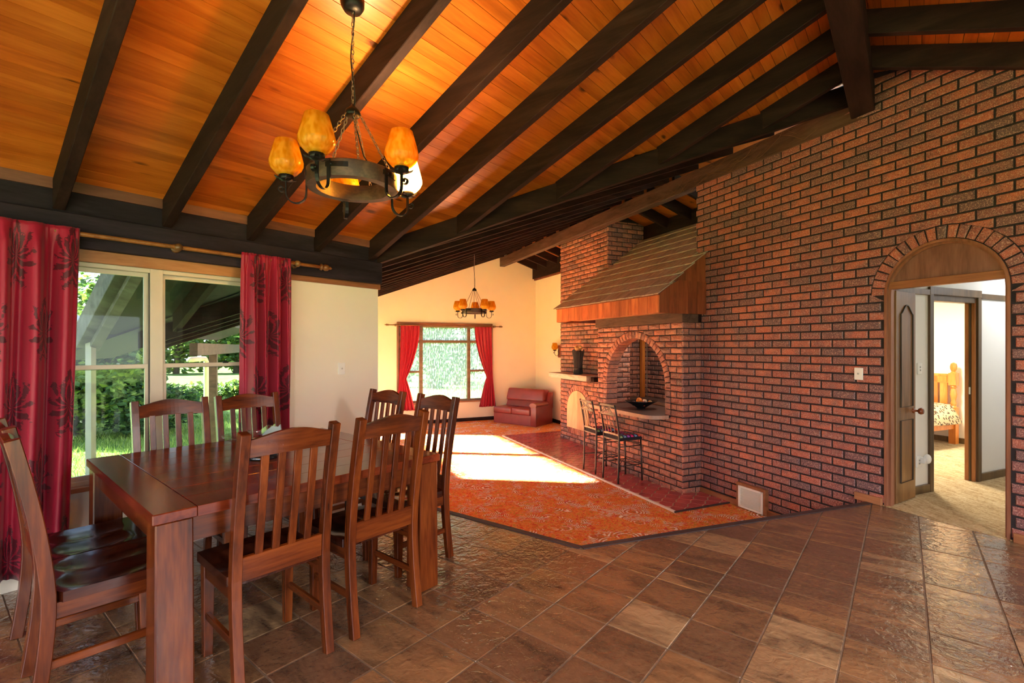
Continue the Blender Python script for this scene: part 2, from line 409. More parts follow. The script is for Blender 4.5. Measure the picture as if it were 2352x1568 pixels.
def tile_mat(name, island):
    t = NT(name); rv = t.rand(island); v = t.coord('Object', (1, 1, 1), jitter=not island)
    vs2 = t.coord('Object', (.35, 1, 1), jitter=not island)
    base = t.ramp(rv, [(0, srgb(118, 82, 56)), (.22, srgb(138, 98, 64)), (.42, srgb(96, 66, 50)), (.58, srgb(122, 84, 56)), (.68, srgb(166, 134, 98)), (.76, srgb(120, 80, 54)), (.9, srgb(84, 58, 48)), (1, srgb(132, 94, 62))])
    n = t.noise(vs2, 6.0, 4, .6, .6); c = t.mix(t.ramp(n, [(.44, (0, 0, 0, 1)), (.66, (.85, .85, .85, 1))]), base, srgb(50, 33, 29))
    n2 = t.noise(v, 40, 2); c = t.mix(t.math('MULTIPLY', n2, .22), c, srgb(190, 150, 108))
    t.color(c); t.set(Roughness=.2, Specular_IOR_Level=.7, Coat_Weight=.7, Coat_Roughness=.13, Coat_IOR=1.6)
    h = t.math('ADD', t.noise(v, 16, 3, .5, .8), t.math('MULTIPLY', t.noise(v, 60, 3), .25)); t.bump(h, .6, .013)
    return t.m
M['tile'] = tile_mat('slate_look_tile', False); M['tile_i'] = tile_mat('slate_look_tile_joined', True)
M['grout'] = plain('tile_grout', srgb(120, 98, 80), .7, noise=.2, nscale=30)
M['redtile'] = plain('red_hearth_tile', srgb(176, 78, 78), .2, noise=.22, nscale=3, bump=.05, bscale=30)
M['redgrout'] = plain('hearth_grout', srgb(196, 164, 130), .6)
def hallcarpet():
    t = NT('beige_carpet'); v = t.coord('Object'); n = t.noise(v, 40, 5, .7, 1.0); m2 = t.noise(t.coord('Object', (3, .6, 1)), 9, 4)
    c = t.ramp(t.math('ADD', t.math('MULTIPLY', n, .6), t.math('MULTIPLY', m2, .4)), [(.35, srgb(150, 118, 76)), (.5, srgb(196, 168, 124)), (.65, srgb(218, 196, 156))])
    t.color(c); t.set(Roughness=.95, Specular_IOR_Level=.1); t.bump(n, .7, .02); return t.m
M['hallcarpet'] = hallcarpet()
def damask():
    t = NT('crimson_damask'); tc = t.new('ShaderNodeTexCoord'); sp = t.new('ShaderNodeSeparateXYZ'); t.link(tc.outputs['UV'], sp.inputs[0])
    X = t.math('MULTIPLY', sp.outputs[0], 1 / .36); Y = t.math('MULTIPLY', sp.outputs[1], 1 / .46)
    row = t.math('FLOOR', Y); odd = t.math('MODULO', t.math('ABSOLUTE', row), 2.0)
    X2 = t.math('ADD', X, t.math('MULTIPLY', odd, .5))
    fx = t.math('SUBTRACT', t.math('FRACT', X2), .5); fy = t.math('SUBTRACT', t.math('FRACT', Y), .5)
    r = t.math('SQRT', t.math('ADD', t.math('POWER', t.math('MULTIPLY', fx, 1.25), 2), t.math('POWER', t.math('MULTIPLY', fy, 1.0), 2)))
    nz = t.noise(tc.outputs['UV'], 26, 3, .6, 1.5)
    a = t.math('ARCTAN2', fx, fy)
    pet = t.math('ADD', t.math('MULTIPLY', t.math('COSINE', t.math('MULTIPLY', a, 9.0)), .07), t.math('MULTIPLY', t.math('COSINE', t.math('MULTIPLY', a, 2.0)), .06))
    lim = t.math('ADD', .33, t.math('ADD', pet, t.math('MULTIPLY', t.math('SUBTRACT', nz, .5), .35)))
    m1 = t.math('LESS_THAN', r, lim)
    st = t.math('GREATER_THAN', t.math('SINE', t.math('ADD', t.math('MULTIPLY', t.math('ABSOLUTE', a), 11.0), t.math('ADD', t.math('MULTIPLY', r, 26.0), t.math('MULTIPLY', nz, 5.0)))), -.55)
    m_ = t.math('MULTIPLY', m1, st)
    c = t.mix(m_, srgb(152, 15, 50), srgb(82, 8, 29)); t.color(c)
    t.set(Roughness=.48, Sheen_Weight=.15, Specular_IOR_Level=.35)
    t.bump(t.noise(tc.outputs['UV'], 300, 2), .05, .002); return t.m
M['damask'] = damask()
M['redcloth'] = plain('plain_red_cloth', srgb(172, 20, 46), .5, noise=.08, nscale=12)
def leopard():
    t = NT('leopard_print'); v = t.coord('Object'); vo = t.new('ShaderNodeTexVoronoi'); vo.inputs['Scale'].default_value = 22; t.link(v, vo.inputs['Vector'])
    d = t.math('ADD', vo.outputs['Distance'], t.math('MULTIPLY', t.noise(v, 40, 2), .35))
    c = t.ramp(d, [(0, srgb(150, 104, 62)), (.40, srgb(40, 28, 22)), (.58, srgb(222, 184, 140))], True); t.color(c); t.set(Roughness=.8); return t.m
M['leopard'] = leopard()
def patch():
    t = NT('patchwork_print'); tc = t.new('ShaderNodeTexCoord'); mp = t.new('ShaderNodeMapping'); mp.inputs['Scale'].default_value = (15, 15, 15); t.link(tc.outputs['Object'], mp.inputs[0])
    sp = t.new('ShaderNodeSeparateXYZ'); t.link(mp.outputs[0], sp.inputs[0])
    cb = t.new('ShaderNodeCombineXYZ'); t.link(t.math('FLOOR', sp.outputs[0]), cb.inputs[0]); t.link(t.math('FLOOR', sp.outputs[1]), cb.inputs[1])
    wn_ = t.new('ShaderNodeTexWhiteNoise'); t.link(cb.outputs[0], wn_.inputs['Vector'])
    col = t.ramp(wn_.outputs['Value'], [(0, srgb(214, 40, 120)), (.2, srgb(168, 80, 180)), (.4, srgb(224, 74, 60)), (.6, srgb(150, 190, 130)), (.8, srgb(120, 150, 190))], True)
    ax = t.math('ABSOLUTE', t.math('SUBTRACT', t.math('FRACT', sp.outputs[0]), .5)); ay = t.math('ABSOLUTE', t.math('SUBTRACT', t.math('FRACT', sp.outputs[1]), .5))
    inn = t.math('LESS_THAN', t.math('MAXIMUM', ax, ay), .33)
    t.color(t.mix(inn, srgb(26, 24, 34), col)); t.set(Roughness=.8); return t.m
M['patch'] = patch()
def leafmat(name, a, b, c, tr=.35):
    m = bpy.data.materials.new(name); m.use_nodes = True; n = m.node_tree.nodes; l = m.node_tree.links; pb = n['Principled BSDF']; out = n['Material Output']
    g = n.new('ShaderNodeNewGeometry'); rp = n.new('ShaderNodeValToRGB'); cr = rp.color_ramp; cr.elements.new(.5)
    for e, (p, k) in zip(cr.elements, ((0, a), (.5, b), (1, c))): e.position = p; e.color = k
    l.new(g.outputs['Random Per Island'], rp.inputs[0]); l.new(rp.outputs[0], pb.inputs['Base Color']); pb.inputs['Roughness'].default_value = .5
    tl = n.new('ShaderNodeBsdfTranslucent'); l.new(rp.outputs[0], tl.inputs[0]); mx = n.new('ShaderNodeMixShader'); mx.inputs[0].default_value = tr
    l.new(pb.outputs[0], mx.inputs[1]); l.new(tl.outputs[0], mx.inputs[2]); l.new(mx.outputs[0], out.inputs[0]); return m
M['leaf'] = leafmat('tree_leaf', srgb(52, 84, 40), srgb(88, 122, 50), srgb(150, 170, 70))
M['leaf_dk'] = leafmat('bush_leaf', srgb(40, 74, 48), srgb(70, 108, 62), srgb(110, 146, 70))
M['grassblade'] = leafmat('grass_blade', srgb(92, 130, 50), srgb(130, 162, 66), srgb(176, 194, 96), .3)
M['bark'] = plain('bark', srgb(86, 74, 62), .9, noise=.3, nscale=14, bump=.6, bscale=30)
def lawn():
    t = NT('lawn_ground'); v = t.coord('Object'); n = t.noise(v, .9, 6, .65); n2 = t.noise(v, 24, 4, .7)
    c = t.ramp(t.math('ADD', t.math('MULTIPLY', n, .6), t.math('MULTIPLY', n2, .4)), [(.34, srgb(74, 106, 50)), (.5, srgb(108, 136, 66)), (.66, srgb(156, 164, 100))])
    t.color(c); t.set(Roughness=.95, Specular_IOR_Level=.1); t.bump(n2, .8, .05); return t.m
M['lawn'] = lawn()

# ------------------------------------------------------------------ brickwork
def px_of(p):
    if p[1] < .05: return None
    return (1176 + 1110 * p[0] / p[1], 797 - 1110 * (p[2] - CAMH) / p[1])
def arch_w(xc, zc, rad, zbot, low=None):
    low = rad if low is None else low
    def w(z):
        if z < zbot: return 0.0
        if z <= zc: return low
        d = rad * rad - (z - zc) ** 2
        return math.sqrt(d) if d > 0 else 0.0
    def cut(a0, a1, z0, z1):
        w0, w1 = w(z0 + 1e-4), w(z1 - 1e-4); out = []
        if w0 > 0 and w1 <= 0:
            zr = lambda a: max(z0, zc + math.sqrt(max(0, (rad + .006) ** 2 - (a - xc) ** 2)) if abs(a - xc) < rad else z0)
            bot = [(a0 + (a1 - a0) * i / 6, zr(a0 + (a1 - a0) * i / 6)) for i in range(7)]
            if min(z1 - q[1] for q in bot) < .004: bot = [(a_, min(q, z1 - .004)) for a_, q in bot]
            return [bot + [(a1, z1), (a0, z1)]] if max(z1 - q[1] for q in bot) > .01 else []
        if w0 <= 0 and w1 <= 0: return [[(a0, z0), (a1, z0), (a1, z1), (a0, z1)]]
        l0, l1 = min(a1, xc - w0), min(a1, xc - w1); r0, r1 = max(a0, xc + w0), max(a0, xc + w1)
        g = .006
        if l0 < a1 - 1e-6 or l1 < a1 - 1e-6: l0 -= g; l1 -= g
        if r0 > a0 + 1e-6 or r1 > a0 + 1e-6: r0 += g; r1 += g
        if max(l0, l1) - a0 > .02:
            out.append([(a0, z0), (max(l0, a0 + .002), z0), (max(l1, a0 + .002), z1), (a0, z1)])
        if l0 >= a1 - 1e-6 and l1 >= a1 - 1e-6: return out
        if a1 - min(r0, r1) > .02:
            out.append([(min(r0, a1 - .002), z0), (a1, z0), (a1, z1), (min(r1, a1 - .002), z1)])
        return out
    return cut
def brick_piece(poly, depth, proud, bev, rock, rnd):
    cx = sum(p[0] for p in poly) / len(poly); cz = sum(p[1] for p in poly) / len(poly)
    m = len(poly); v = []; f = []
    for a, z in poly: v.append((a - cx, -depth, z - cz))
    for a, z in poly: v.append((a - cx, proud - bev, z - cz))
    for a, z in poly:
        da, dz = a - cx, z - cz; l = math.hypot(da, dz) or 1
        k = max(.3, 1 - bev * 1.3 / l) if not rock else max(.3, 1 - bev * 1.6 / l)
        ka = max(.2, 1 - bev * 1.1 / max(abs(da), .01)); kz = max(.2, 1 - bev * 1.1 / max(abs(dz), .01))
        v.append((da * ka, proud + (rnd.uniform(-.008, .006) if rock else rnd.uniform(-.0015, .0015)), dz * kz))
    for r in (0, 1):
        for i in range(m):
            j = (i + 1) % m; f.append([r * m + i, r * m + j, (r + 1) * m + j, (r + 1) * m + i])
    if rock:
        v.append((rnd.uniform(-.03, .03), proud + rnd.uniform(-.002, .012), rnd.uniform(-.01, .01)))
        for i in range(m): f.append([2 * m + i, 2 * m + (i + 1) % m, 3 * m])
    else: f.append([2 * m + i for i in range(m)])
    return (cx, cz), v, f
class Bricks:
    def __init__(s, mat, mat_i, rock=False):
        s.items = []; s.mat = mat; s.mat_i = mat_i; s.rock = rock; s.rnd = random.Random(11); s.cache = {}
    def add(s, org, ang, poly, depth=.05, proud=.0, bev=.007, shareable=None):
        s.items.append((org, ang, poly, depth, proud, bev, shareable))
    def run(s, org, ang, L, z0, z1, pitch=.235, course=.0874, cut=None, ztop=None, gap=.0125, depth=.05, shift=0.0, off=.5):
        j = 0; z = z0
        while z < z1 - .02:
            zt = min(z + course - gap, z1); a = -pitch * (off if j % 2 else 0) + shift
            a -= pitch * math.ceil(max(0, a) / pitch)
            while a < L:
                a0, a1 = max(a, 0), min(a + pitch - gap, L)
                if a1 - a0 > .025:
                    full = (a1 - a0 > pitch - gap - 1e-4) and abs(zt - z - (course - gap)) < 1e-4
                    pol = cut(a0, a1, z, zt) if cut else [[(a0, z), (a1, z), (a1, zt), (a0, zt)]]
                    for p in pol:
                        ok = full and p == [(a0, z), (a1, z), (a1, zt), (a0, zt)]
                        if ztop:
                            q = []; clipped = False
                            for (aa, zz) in p:
                                lim = ztop(aa)
                                if zz > lim: zz = max(lim, z + .001); clipped = True
                                q.append((aa, zz))
                            p = q; ok = ok and not clipped
                            if max(zz for _, zz in p) - z < .018: continue
                        s.add(org, ang, p, depth, 0.0, .012 if s.rock else .007, 'full%.3f_%.3f_%.3f' % (pitch, course, depth) if ok else None)
                a += pitch
            z += course; j += 1
    def voussoirs(s, org, ang, xc, zc, r0, r1, n, a0=0.0, a1=180.0, depth=.05, gap=.010):
        for i in range(n):
            t0 = R(a0 + (a1 - a0) * i / n); t1 = R(a0 + (a1 - a0) * (i + 1) / n)
            g0 = gap / 2 / r0; g1 = gap / 2 / r1 * 1.3
            p = [(xc + r0 * math.cos(t0 + g0), zc + r0 * math.sin(t0 + g0)), (xc + r1 * math.cos(t0 + g1), zc + r1 * math.sin(t0 + g1)),
                 (xc + r1 * math.cos(t1 - g1), zc + r1 * math.sin(t1 - g1)), (xc + r0 * math.cos(t1 - g0), zc + r0 * math.sin(t1 - g0))]
            s.add(org, ang, p[::-1], depth, .003, .008, None)
    def build(s, parent, limit=300, name='brick', keep=None):
        base = wloc(parent)
        sized = []
        for it in s.items:
            org, ang, poly = it[0], it[1], it[2]
            cx = sum(p[0] for p in poly) / len(poly); cz = sum(p[1] for p in poly) / len(poly)
            w = Vector((org[0] + cx * math.cos(ang), org[1] + cx * math.sin(ang), cz))
            q = px_of(w); sz = 0
            if q and -30 < q[0] < 2382 and -30 < q[1] < 1598:
                ar = max(p[0] for p in poly) - min(p[0] for p in poly); az = max(p[1] for p in poly) - min(p[1] for p in poly)
                sz = ar * az / (w.y ** 2)
            sized.append((sz, w, it))
        sized.sort(key=lambda k: -k[0])
        rest = MB(); n = 0
        for sz, w, it in sized:
            org, ang, poly, depth, proud, bev, share = it
            if sz > 0 and n < limit and not (keep and not keep(w)):
                n += 1
                key = None
                if share: key = share + str(s.rnd.randrange(5))
                if key and key in s.cache: me = s.cache[key]
                else:
                    c, v, f = brick_piece(poly, depth, proud, bev, s.rock, s.rnd)
                    me = bpy.data.meshes.new(name); me.from_pydata(v, [], f)
                    bm = bmesh.new(); bm.from_mesh(me); bmesh.ops.recalc_face_normals(bm, faces=bm.faces)
                    if sum(fc.normal.y * fc.calc_area() for fc in bm.faces) < 0: bmesh.ops.reverse_faces(bm, faces=bm.faces)
                    bm.to_mesh(me); bm.free(); me.materials.append(s.mat)
                    if key: s.cache[key] = me
                o = bpy.data.objects.new(name, me); COL.objects.link(o); o.parent = parent
                o.location = w - base + Vector((-math.sin(ang), math.cos(ang), 0)) * s.rnd.uniform(-.002, .002); o.rotation_euler = (0, 0, ang)
            else:
                c, v, f = brick_piece(poly, depth, proud, bev, s.rock, s.rnd)
                k = len(rest.v); ca, sa = math.cos(ang), math.sin(ang)
                for x, y, z in v: rest.v.append((w.x + x * ca - y * sa, w.y + x * sa + y * ca, w.z + z))
                for q in f: rest.f.append([k + i for i in q])
        if rest.v:
            o = rest.obj('brickwork', s.mat_i, parent, 'w', False, 0, 1, True); o['kind'] = 'stuff'
            return o

# ------------------------------------------------------------------ right brick wall with arched doorway
U0 = -1.64
orgA = LV(U0, 5.08)
UC, DW, ZS = 2.3575, .445, 2.0
def ztopA(a):
    u = U0 + a
    if u > 3.0: return 3.80
    return zb_dr(2.345 - .887 * u) + .17
def core_strips(mb, F, a_list, zfun0, ztop):
    for a, b in zip(a_list[:-1], a_list[1:]):
        z0a, z0b = zfun0(a + 1e-5), zfun0(b - 1e-5); z1a, z1b = ztop(a), ztop(b)
        p = []
        for zz in (0, 1):
            pass
        mb.quad8([F(a, 0, z0a), F(b, 0, z0b), F(b, 1, z0b), F(a, 1, z0a), F(a, 0, z1a), F(b, 0, z1b), F(b, 1, z1b), F(a, 1, z1a)])
mb = MB()
arcs = [UC - DW * math.cos(math.pi * i / 18) for i in range(19)]
def zlowA(u):
    if u <= UC - DW or u >= UC + DW: return CARP - .02
    return ZS + math.sqrt(max(0, DW ** 2 - (u - UC) ** 2))
FA = lambda u, k, z: LV(u, 5.088 + k * .13, z)
core_strips(mb, FA, [U0, 0, 1.0, 1.6] + arcs + [2.9, 2.999, 3.001, 4.0, 5.19], zlowA, lambda u: ztopA(u - U0) + (.09 if u < 3 else 0))
wallR = mb.obj('wall_right', M['mortar']); struct(wallR, 'speckled red brick wall with dark joints and an arched doorway')
bk = Bricks(M['brick'], M['brick_i'])
cutd = arch_w(UC - U0, ZS, .565, -1.0, .445)
bk.run(orgA, ANG_A, 5.2 - U0, CARP, 4.3, cut=cutd, ztop=ztopA, shift=.13, depth=.012, gap=.0145)
bk.voussoirs(orgA, ANG_A, UC - U0, ZS, .452, .562, 21, depth=.02)
bk.build(wallR)
# end face of the wall above the canopy (returns away from camera)
# ------------------------------------------------------------------ tiled dining floor
K0 = (-1.457, 5.07); K = (.524, 3.66); E = (3.60, 4.755)
def clip(poly, fn):
    out = []
    for i in range(len(poly)):
        p, q = poly[i], poly[(i + 1) % len(poly)]; dp, dq = fn(p), fn(q)
        if dp >= 0: out.append(p)
        if (dp >= 0) != (dq >= 0):
            k = dp / (dp - dq); out.append((p[0] + (q[0] - p[0]) * k, p[1] + (q[1] - p[1]) * k))
    return out
def side(a, b):      # positive on the right of a->b (towards the camera side)
    dx, dy = b[0] - a[0], b[1] - a[1]; L = math.hypot(dx, dy)
    return lambda p: ((p[0] - a[0]) * dy - (p[1] - a[1]) * dx) / L
h1, h2 = side(K0, K), side(K, E)
wallAf = lambda p: 5.10 - (C_ * p[0] + S_ * p[1])
def area(p): return abs(sum(p[i][0] * p[(i + 1) % len(p)][1] - p[(i + 1) % len(p)][0] * p[i][1] for i in range(len(p)))) / 2
tface = lambda p: (AC * p[0] - AS * p[1]) + TT
tback = lambda p: 3.8 - (AC * p[0] - AS * p[1])
sback = lambda p: (AS * p[0] + AC * p[1]) + 3.0
mb = MB()
rect = [DN(-3, -TT), DN(3.05, -TT), DN(6.6, 3.8), DN(-3, 3.8)]
slabs = []
big = [DN(-3, -TT)[:2], DN(9, -TT)[:2], DN(9, 3.8)[:2], DN(-3, 3.8)[:2]]
pa = clip(clip(big, h1), wallAf); pb = clip(clip(clip(big, lambda p: -h1(p)), h2), wallAf)
for pl in (pa, pb): mb.prism(pl, lambda a, b, k: (a, b, k), -.12, -.004)
floor = mb.obj('floor', M['grout']); struct(floor, 'brown slate-look tiled floor of the raised dining area', 'floor')
pit = .34; s0t, t0t = 3.394, -.237; g = .0035
items = []
for i in range(-20, 12):
    for j in range(-14, 14):
        s_, t_ = s0t + i * pit, t0t + j * pit
        sq = [DN(s_ + g, t_ + g)[:2], DN(s_ + pit - g, t_ + g)[:2], DN(s_ + pit - g, t_ + pit - g)[:2], DN(s_ + g, t_ + pit - g)[:2]]
        if AS * sq[0][0] + AC * sq[0][1] < -3.2 or t_ > 3.6 or t_ < -TT - pit: continue
        sq = clip(clip(clip(sq, wallAf), tface), sback)
        if len(sq) < 3: continue
        l1 = lambda p: h1(p) - .05; l2 = lambda p: h2(p) - .05
        a_ = clip(sq, l1); b_ = clip(clip(sq, lambda p: -l1(p)), l2)
        for pl in (a_, b_):
            if len(pl) >= 3 and area(pl) > .0006:
                cx = sum(p[0] for p in pl) / len(pl); cy = sum(p[1] for p in pl) / len(pl)
                q = px_of((cx, cy, 0)); inv = q and -60 < q[0] < 2420 and q[1] < 1680
                items.append((area(pl) / (cy * cy) if inv else 0, pl))
items.sort(key=lambda k: -k[0])
rest = MB(); cnt = 0
tilemesh = {}
for sz, pl in items:
    zt = random.uniform(-.0012, .0012)
    if sz > 0 and cnt < 300:
        cnt += 1; rotx(MB().prism(pl, lambda a, b, k: (a, b, k), -.006, .0 + zt).obj('tile', M['tile'], floor, 'w', False, .003), math.atan2(-AS, AC))
    else: rest.prism(pl, lambda a, b, k: (a, b, k), -.006, .0 + zt)
if rest.v: rest.obj('tiling', M['tile_i'], floor)['kind'] = 'stuff'
def strip(a, b, off0, off1, z0, z1, name, mat, parent):
    f = side(a, b); dx, dy = b[0] - a[0], b[1] - a[1]; L = math.hypot(dx, dy); nx, ny = dy / L, -dx / L
    return MB().prism([(a[0] + nx * off0, a[1] + ny * off0), (b[0] + nx * off0, b[1] + ny * off0), (b[0] + nx * off1, b[1] + ny * off1), (a[0] + nx * off1, a[1] + ny * off1)],
                      lambda p, q, k: (p, q, k), z0, z1).obj(name, mat, parent)
for a, b in ((K0, K), (K, E)):
    strip(a, b, -.012, .046, -.03, .004, 'step_edging', M['strip'], floor)
    strip(a, b, -.004, .03, CARP - .02, -.03, 'riser', M['strip'], floor)
# ------------------------------------------------------------------ lounge carpet and hearth tiles
carp = MB().box(1.2, 12.6, .66, 6.25, CARP - .06, CARP, LV).obj('floor', M['carpet']); struct(carp, 'sunken lounge floor with an orange swirl patterned carpet', 'carpet')
HZ = CARP + .018
def hv(u):
    if u < 5.1: return 5.06
    if u < 7.17: return 4.74
    if u < 9.43: return 5.26
    return 6.19
hb = MB()
for a, b in ((4.6, 5.1), (5.1, 7.17), (7.17, 9.43), (9.43, 10.1)):
    hb.box(a, b, 4.17, hv((a + b) / 2) + .01, CARP - .01, HZ - .004, LV)
hearth = hb.obj('floor', M['redgrout']); struct(hearth, 'strip of glossy red ogee tiles in front of the fireplace and bar', 'tiles')
w_, H_ = .205, .145
def ogee(sh=.004, n=6):
    r = []
    for k in range(-n, n + 1): y = H_ * k / n; r.append((max(w_ / 4 * (1 + math.cos(math.pi * y / H_)) - sh, .004), y * (1 - sh / H_)))
    return [(x, y) for x, y in r] + [(-x, y) for x, y in reversed(r[1:-1])]
og = ogee(.0075); hit = []
for i in range(-2, 30):
    for j in range(-2, 20):
        for o_ in (0, 1):
            uc, vc = 4.55 + i * w_ + o_ * w_ / 2, 4.10 + (2 * j + o_) * H_
            if not (4.4 < uc < 10.2 and 4.05 < vc < 6.3): continue
            pl = [(uc + x, vc + y) for x, y in og]
            lim = hv(uc)
            pl = clip(clip(clip(clip(pl, lambda p: p[1] - 4.18), lambda p: lim - p[1]), lambda p: p[0] - 4.605), lambda p: 10.09 - p[0])
            if len(pl) >= 3 and area(pl) > .0012:
                X = LV(uc, vc); hit.append((area(pl) / X[1] ** 2, pl))
hit.sort(key=lambda k: -k[0]); rest = MB()
for q, (sz, pl) in enumerate(hit):
    if q < 300: MB().prism(pl, LV, HZ - .012, HZ).obj('hearth_tile', M['redtile'], hearth)
    else: rest.prism(pl, LV, HZ - .012, HZ)
if rest.v: rest.obj('hearth_tiling', M['redtile'], hearth)['kind'] = 'stuff'
box('tile_edging', M['whitestrip'], 4.6, 10.1, 4.145, 4.172, CARP - .005, HZ + .003, LV, hearth)
box('tile_edging', M['strip'], 4.585, 4.603, 4.15, 5.06, CARP - .005, HZ + .001, LV, hearth)
# ------------------------------------------------------------------ walls
def wall_holes(name, F, a0, a1, ztop, z0, holes, mat, label, th=.12, extra=()):
    """F(a, d, z): d = depth behind the inner face"""
    mb = MB(); xs = sorted(set([a0, a1] + list(extra) + [h[0] for h in holes] + [h[1] for h in holes]))
    for a, b in zip(xs[:-1], xs[1:]):
        hs = sorted([h for h in holes if h[0] <= a + 1e-6 and h[1] >= b - 1e-6], key=lambda h: h[2])
        zc = z0; segs = []
        for h in hs: segs.append((zc, zc, h[2], h[2])); zc = h[3]
        segs.append((zc, zc, ztop(a), ztop(b)))
        for (p, q, r, s) in segs:
            if max(r, s) - min(p, q) < .005: continue
            mb.quad8([F(a, 0, p), F(b, 0, q), F(b, th, q), F(a, th, p), F(a, 0, r), F(b, 0, s), F(b, th, s), F(a, th, r)])
    return struct(mb.obj(name, mat), label)
FW = lambda a, d, z: DN(a, -TT - d, z)
WIN = (.16, 2.06, .575, 2.085)
wallL = wall_holes('wall_left', FW, -3.0, 3.06, lambda a: 2.55, -.62, [WIN], M['cream'], 'cream dining room wall with a wide window and dark timber plate')
FF = lambda a, d, z: LV(12.55 + d, a, z)
FWIN = (2.28, 4.81, .06, 2.08)
def ztopF(v): return (zb_ll(v) if v < 5.15 else zb_lr(v)) + .24
wall_holes('wall_far', FF, .57, 6.32, ztopF, -.62, [FWIN], M['peach'], 'warm cream gable wall at the far end of the lounge', .12, (5.149, 5.151))
FS = lambda a, d, z: LV(a, 6.2 + d, z)
wallS = wall_holes('wall_side', FS, 5.0, 12.67, lambda a: 3.9, -.62, [], M['peach'], 'warm cream wall beside the brick chimney')
FLL = lambda a, d, z: LV(a, .685 - d, z)
wall_holes('wall_lounge_left', FLL, 5.25, 12.67, lambda a: zb_ll(.685) + .24, -.62, [(8.0, 9.9, CARP + .04, 1.85), (10.1, 12.2, CARP + .04, 1.85)], M['peach'], 'lounge wall with tall glazed doors')
wall_holes('wall_back', lambda a, d, z: DN(-3 - d, a, z), -TT - .12, 3.92, lambda a: (zb_dl(a) if a < -.3 else zb_dr(a)) + .24, -.62,
           [(-3.6, -.9, .02, 2.25), (-.5, 2.9, .02, 2.25)], M['cream'], 'cream wall behind the dining area with glazed doors', .12, (-.301, -.299))
wall_holes('wall_window_side', lambda a, d, z: DN(a, 3.8 + d, z), -3, 3.85, lambda a: 2.75, -.62, [(-2.4, -.2, .3, 2.15), (.2, 3.0, .3, 2.15)], M['cream'], 'cream wall with wide windows opposite the dining window')
# ------------------------------------------------------------------ ceilings
def slope_boards(parent, zb, t0, t1, smin, smax, pitchb, mat):
    n = max(1, int(round((t1 - t0) / pitchb)))
    for k in range(n):
        a = t0 + (t1 - t0) * k / n + .0015; b = t0 + (t1 - t0) * (k + 1) / n - .0015
        za, zbb = zb(a) + RD, zb(b) + RD
        MB().quad8([DN(smin, a, za), DN(smax(a), a, za), DN(smax(b), b, zbb), DN(smin, b, zbb),
                    DN(smin, a, za + .016), DN(smax(a), a, za + .016), DN(smax(b), b, zbb + .016), DN(smin, b, zbb + .016)]).obj('board', mat, parent)
ANG_E = math.atan2(AC, AS)
def slab(zb, pts, off0, off1, F):
    mb = MB(); p0 = [F(a, b, zb(a, b) + off0) for a, b in pts]; p1 = [F(a, b, zb(a, b) + off1) for a, b in pts]
    n = len(pts); mb.v = p0 + p1; mb.f = [list(range(n))[::-1], [n + i for i in range(n)]] + [[i, (i + 1) % n, n + (i + 1) % n, n + i] for i in range(n)]
    return mb
ceilD = slab(lambda s, t: zb_dl(t), [(-3.1, -TT - .1), (s_valley(-TT - .1), -TT - .1), (s_valley(-.3), -.3), (-3.1, -.3)], RD + .018, RD + .08, DN).obj('ceiling', M['soffit'])
struct(ceilD, 'sloping pine board ceiling with dark rafters over the dining area', 'ceiling')
ceilD2 = slab(lambda s, t: zb_dr(t), [(-3.1, -.33), (s_wallA(-.33), -.33), (s_wallA(3.9), 3.9), (-3.1, 3.9)], RD + .018, RD + .08, DN).obj('ceiling', M['soffit'])
struct(ceilD2, 'pine board ceiling slope falling away from the dining ridge beam', 'ceiling')
ceilL = slab(lambda u, v: zb_ll(v), [(5.23, .685), (12.6, .6), (12.6, 5.16), (2.96, 5.16)], RD + .0, RD + .07, LV).obj('ceiling', M['ceil'])
struct(ceilL, 'dark rafters closely lining the lounge ceiling slope', 'ceiling')
ceilR = slab(lambda u, v: zb_lr(v), [(3.0, 5.13), (12.6, 5.13), (12.6, 6.3), (3.0, 6.3)], RD + .0, RD + .07, LV).obj('ceiling', M['ceil'])
struct(ceilR, 'short ceiling slope between lounge ridge beam and chimney', 'ceiling')
slope_boards(ceilD, zb_dl, -TT + .02, -.36, -3.0, s_valley, .083, M['ceil'])
slope_boards(ceilD2, zb_dr, -.30, 3.8, -3.0, s_wallA, .083, M['ceil'])
for c in list(bpy.data.objects):
    if c.parent in (ceilD, ceilD2) and c.name.startswith('board'): rotx(c, ANG_E)
RS = [.588 + .592 * k for k in range(-6, 9)]
def rafter(F, pts, zb, w, parent, axis, mat=None, name='rafter', depth=RD + .005):
    """pts: along positions; F(a, off) -> xy"""
    mb = MB(); (a, b) = pts
    q = []
    for zz in (0, depth):
        for (aa, oo) in ((a, -w / 2), (a, w / 2), (b, w / 2), (b, -w / 2)): x, y = F(aa, oo)[:2]; q.append((x, y, zb(aa) + zz))
    return mb.quad8(q).obj(name, mat or M['beam'], parent, 'w', False, .004)
for s_ in RS:
    if s_ < -2.9: continue
    te = -.40; ts = -TT + .01
    if s_ > 3.0: ts = (s_ - 3.023) / 2.867 * 4.005 - 4.32
    if te - ts > .15:
        o = rafter(lambda a, off, s_=s_: DN(s_ + off, a), (ts, te), zb_dl, .062, ceilD, 0); rotx(o, math.atan2(-AS, AC))
    te = 3.8
    if s_ > s_wallA(3.8): te = 2.345 - (s_ - 4.505) / .4617 * .887
    o = rafter(lambda a, off, s_=s_: DN(s_ + off, a), (-.23, te + .02), zb_dr, .062, ceilD2, 0); rotx(o, math.atan2(-AS, AC))
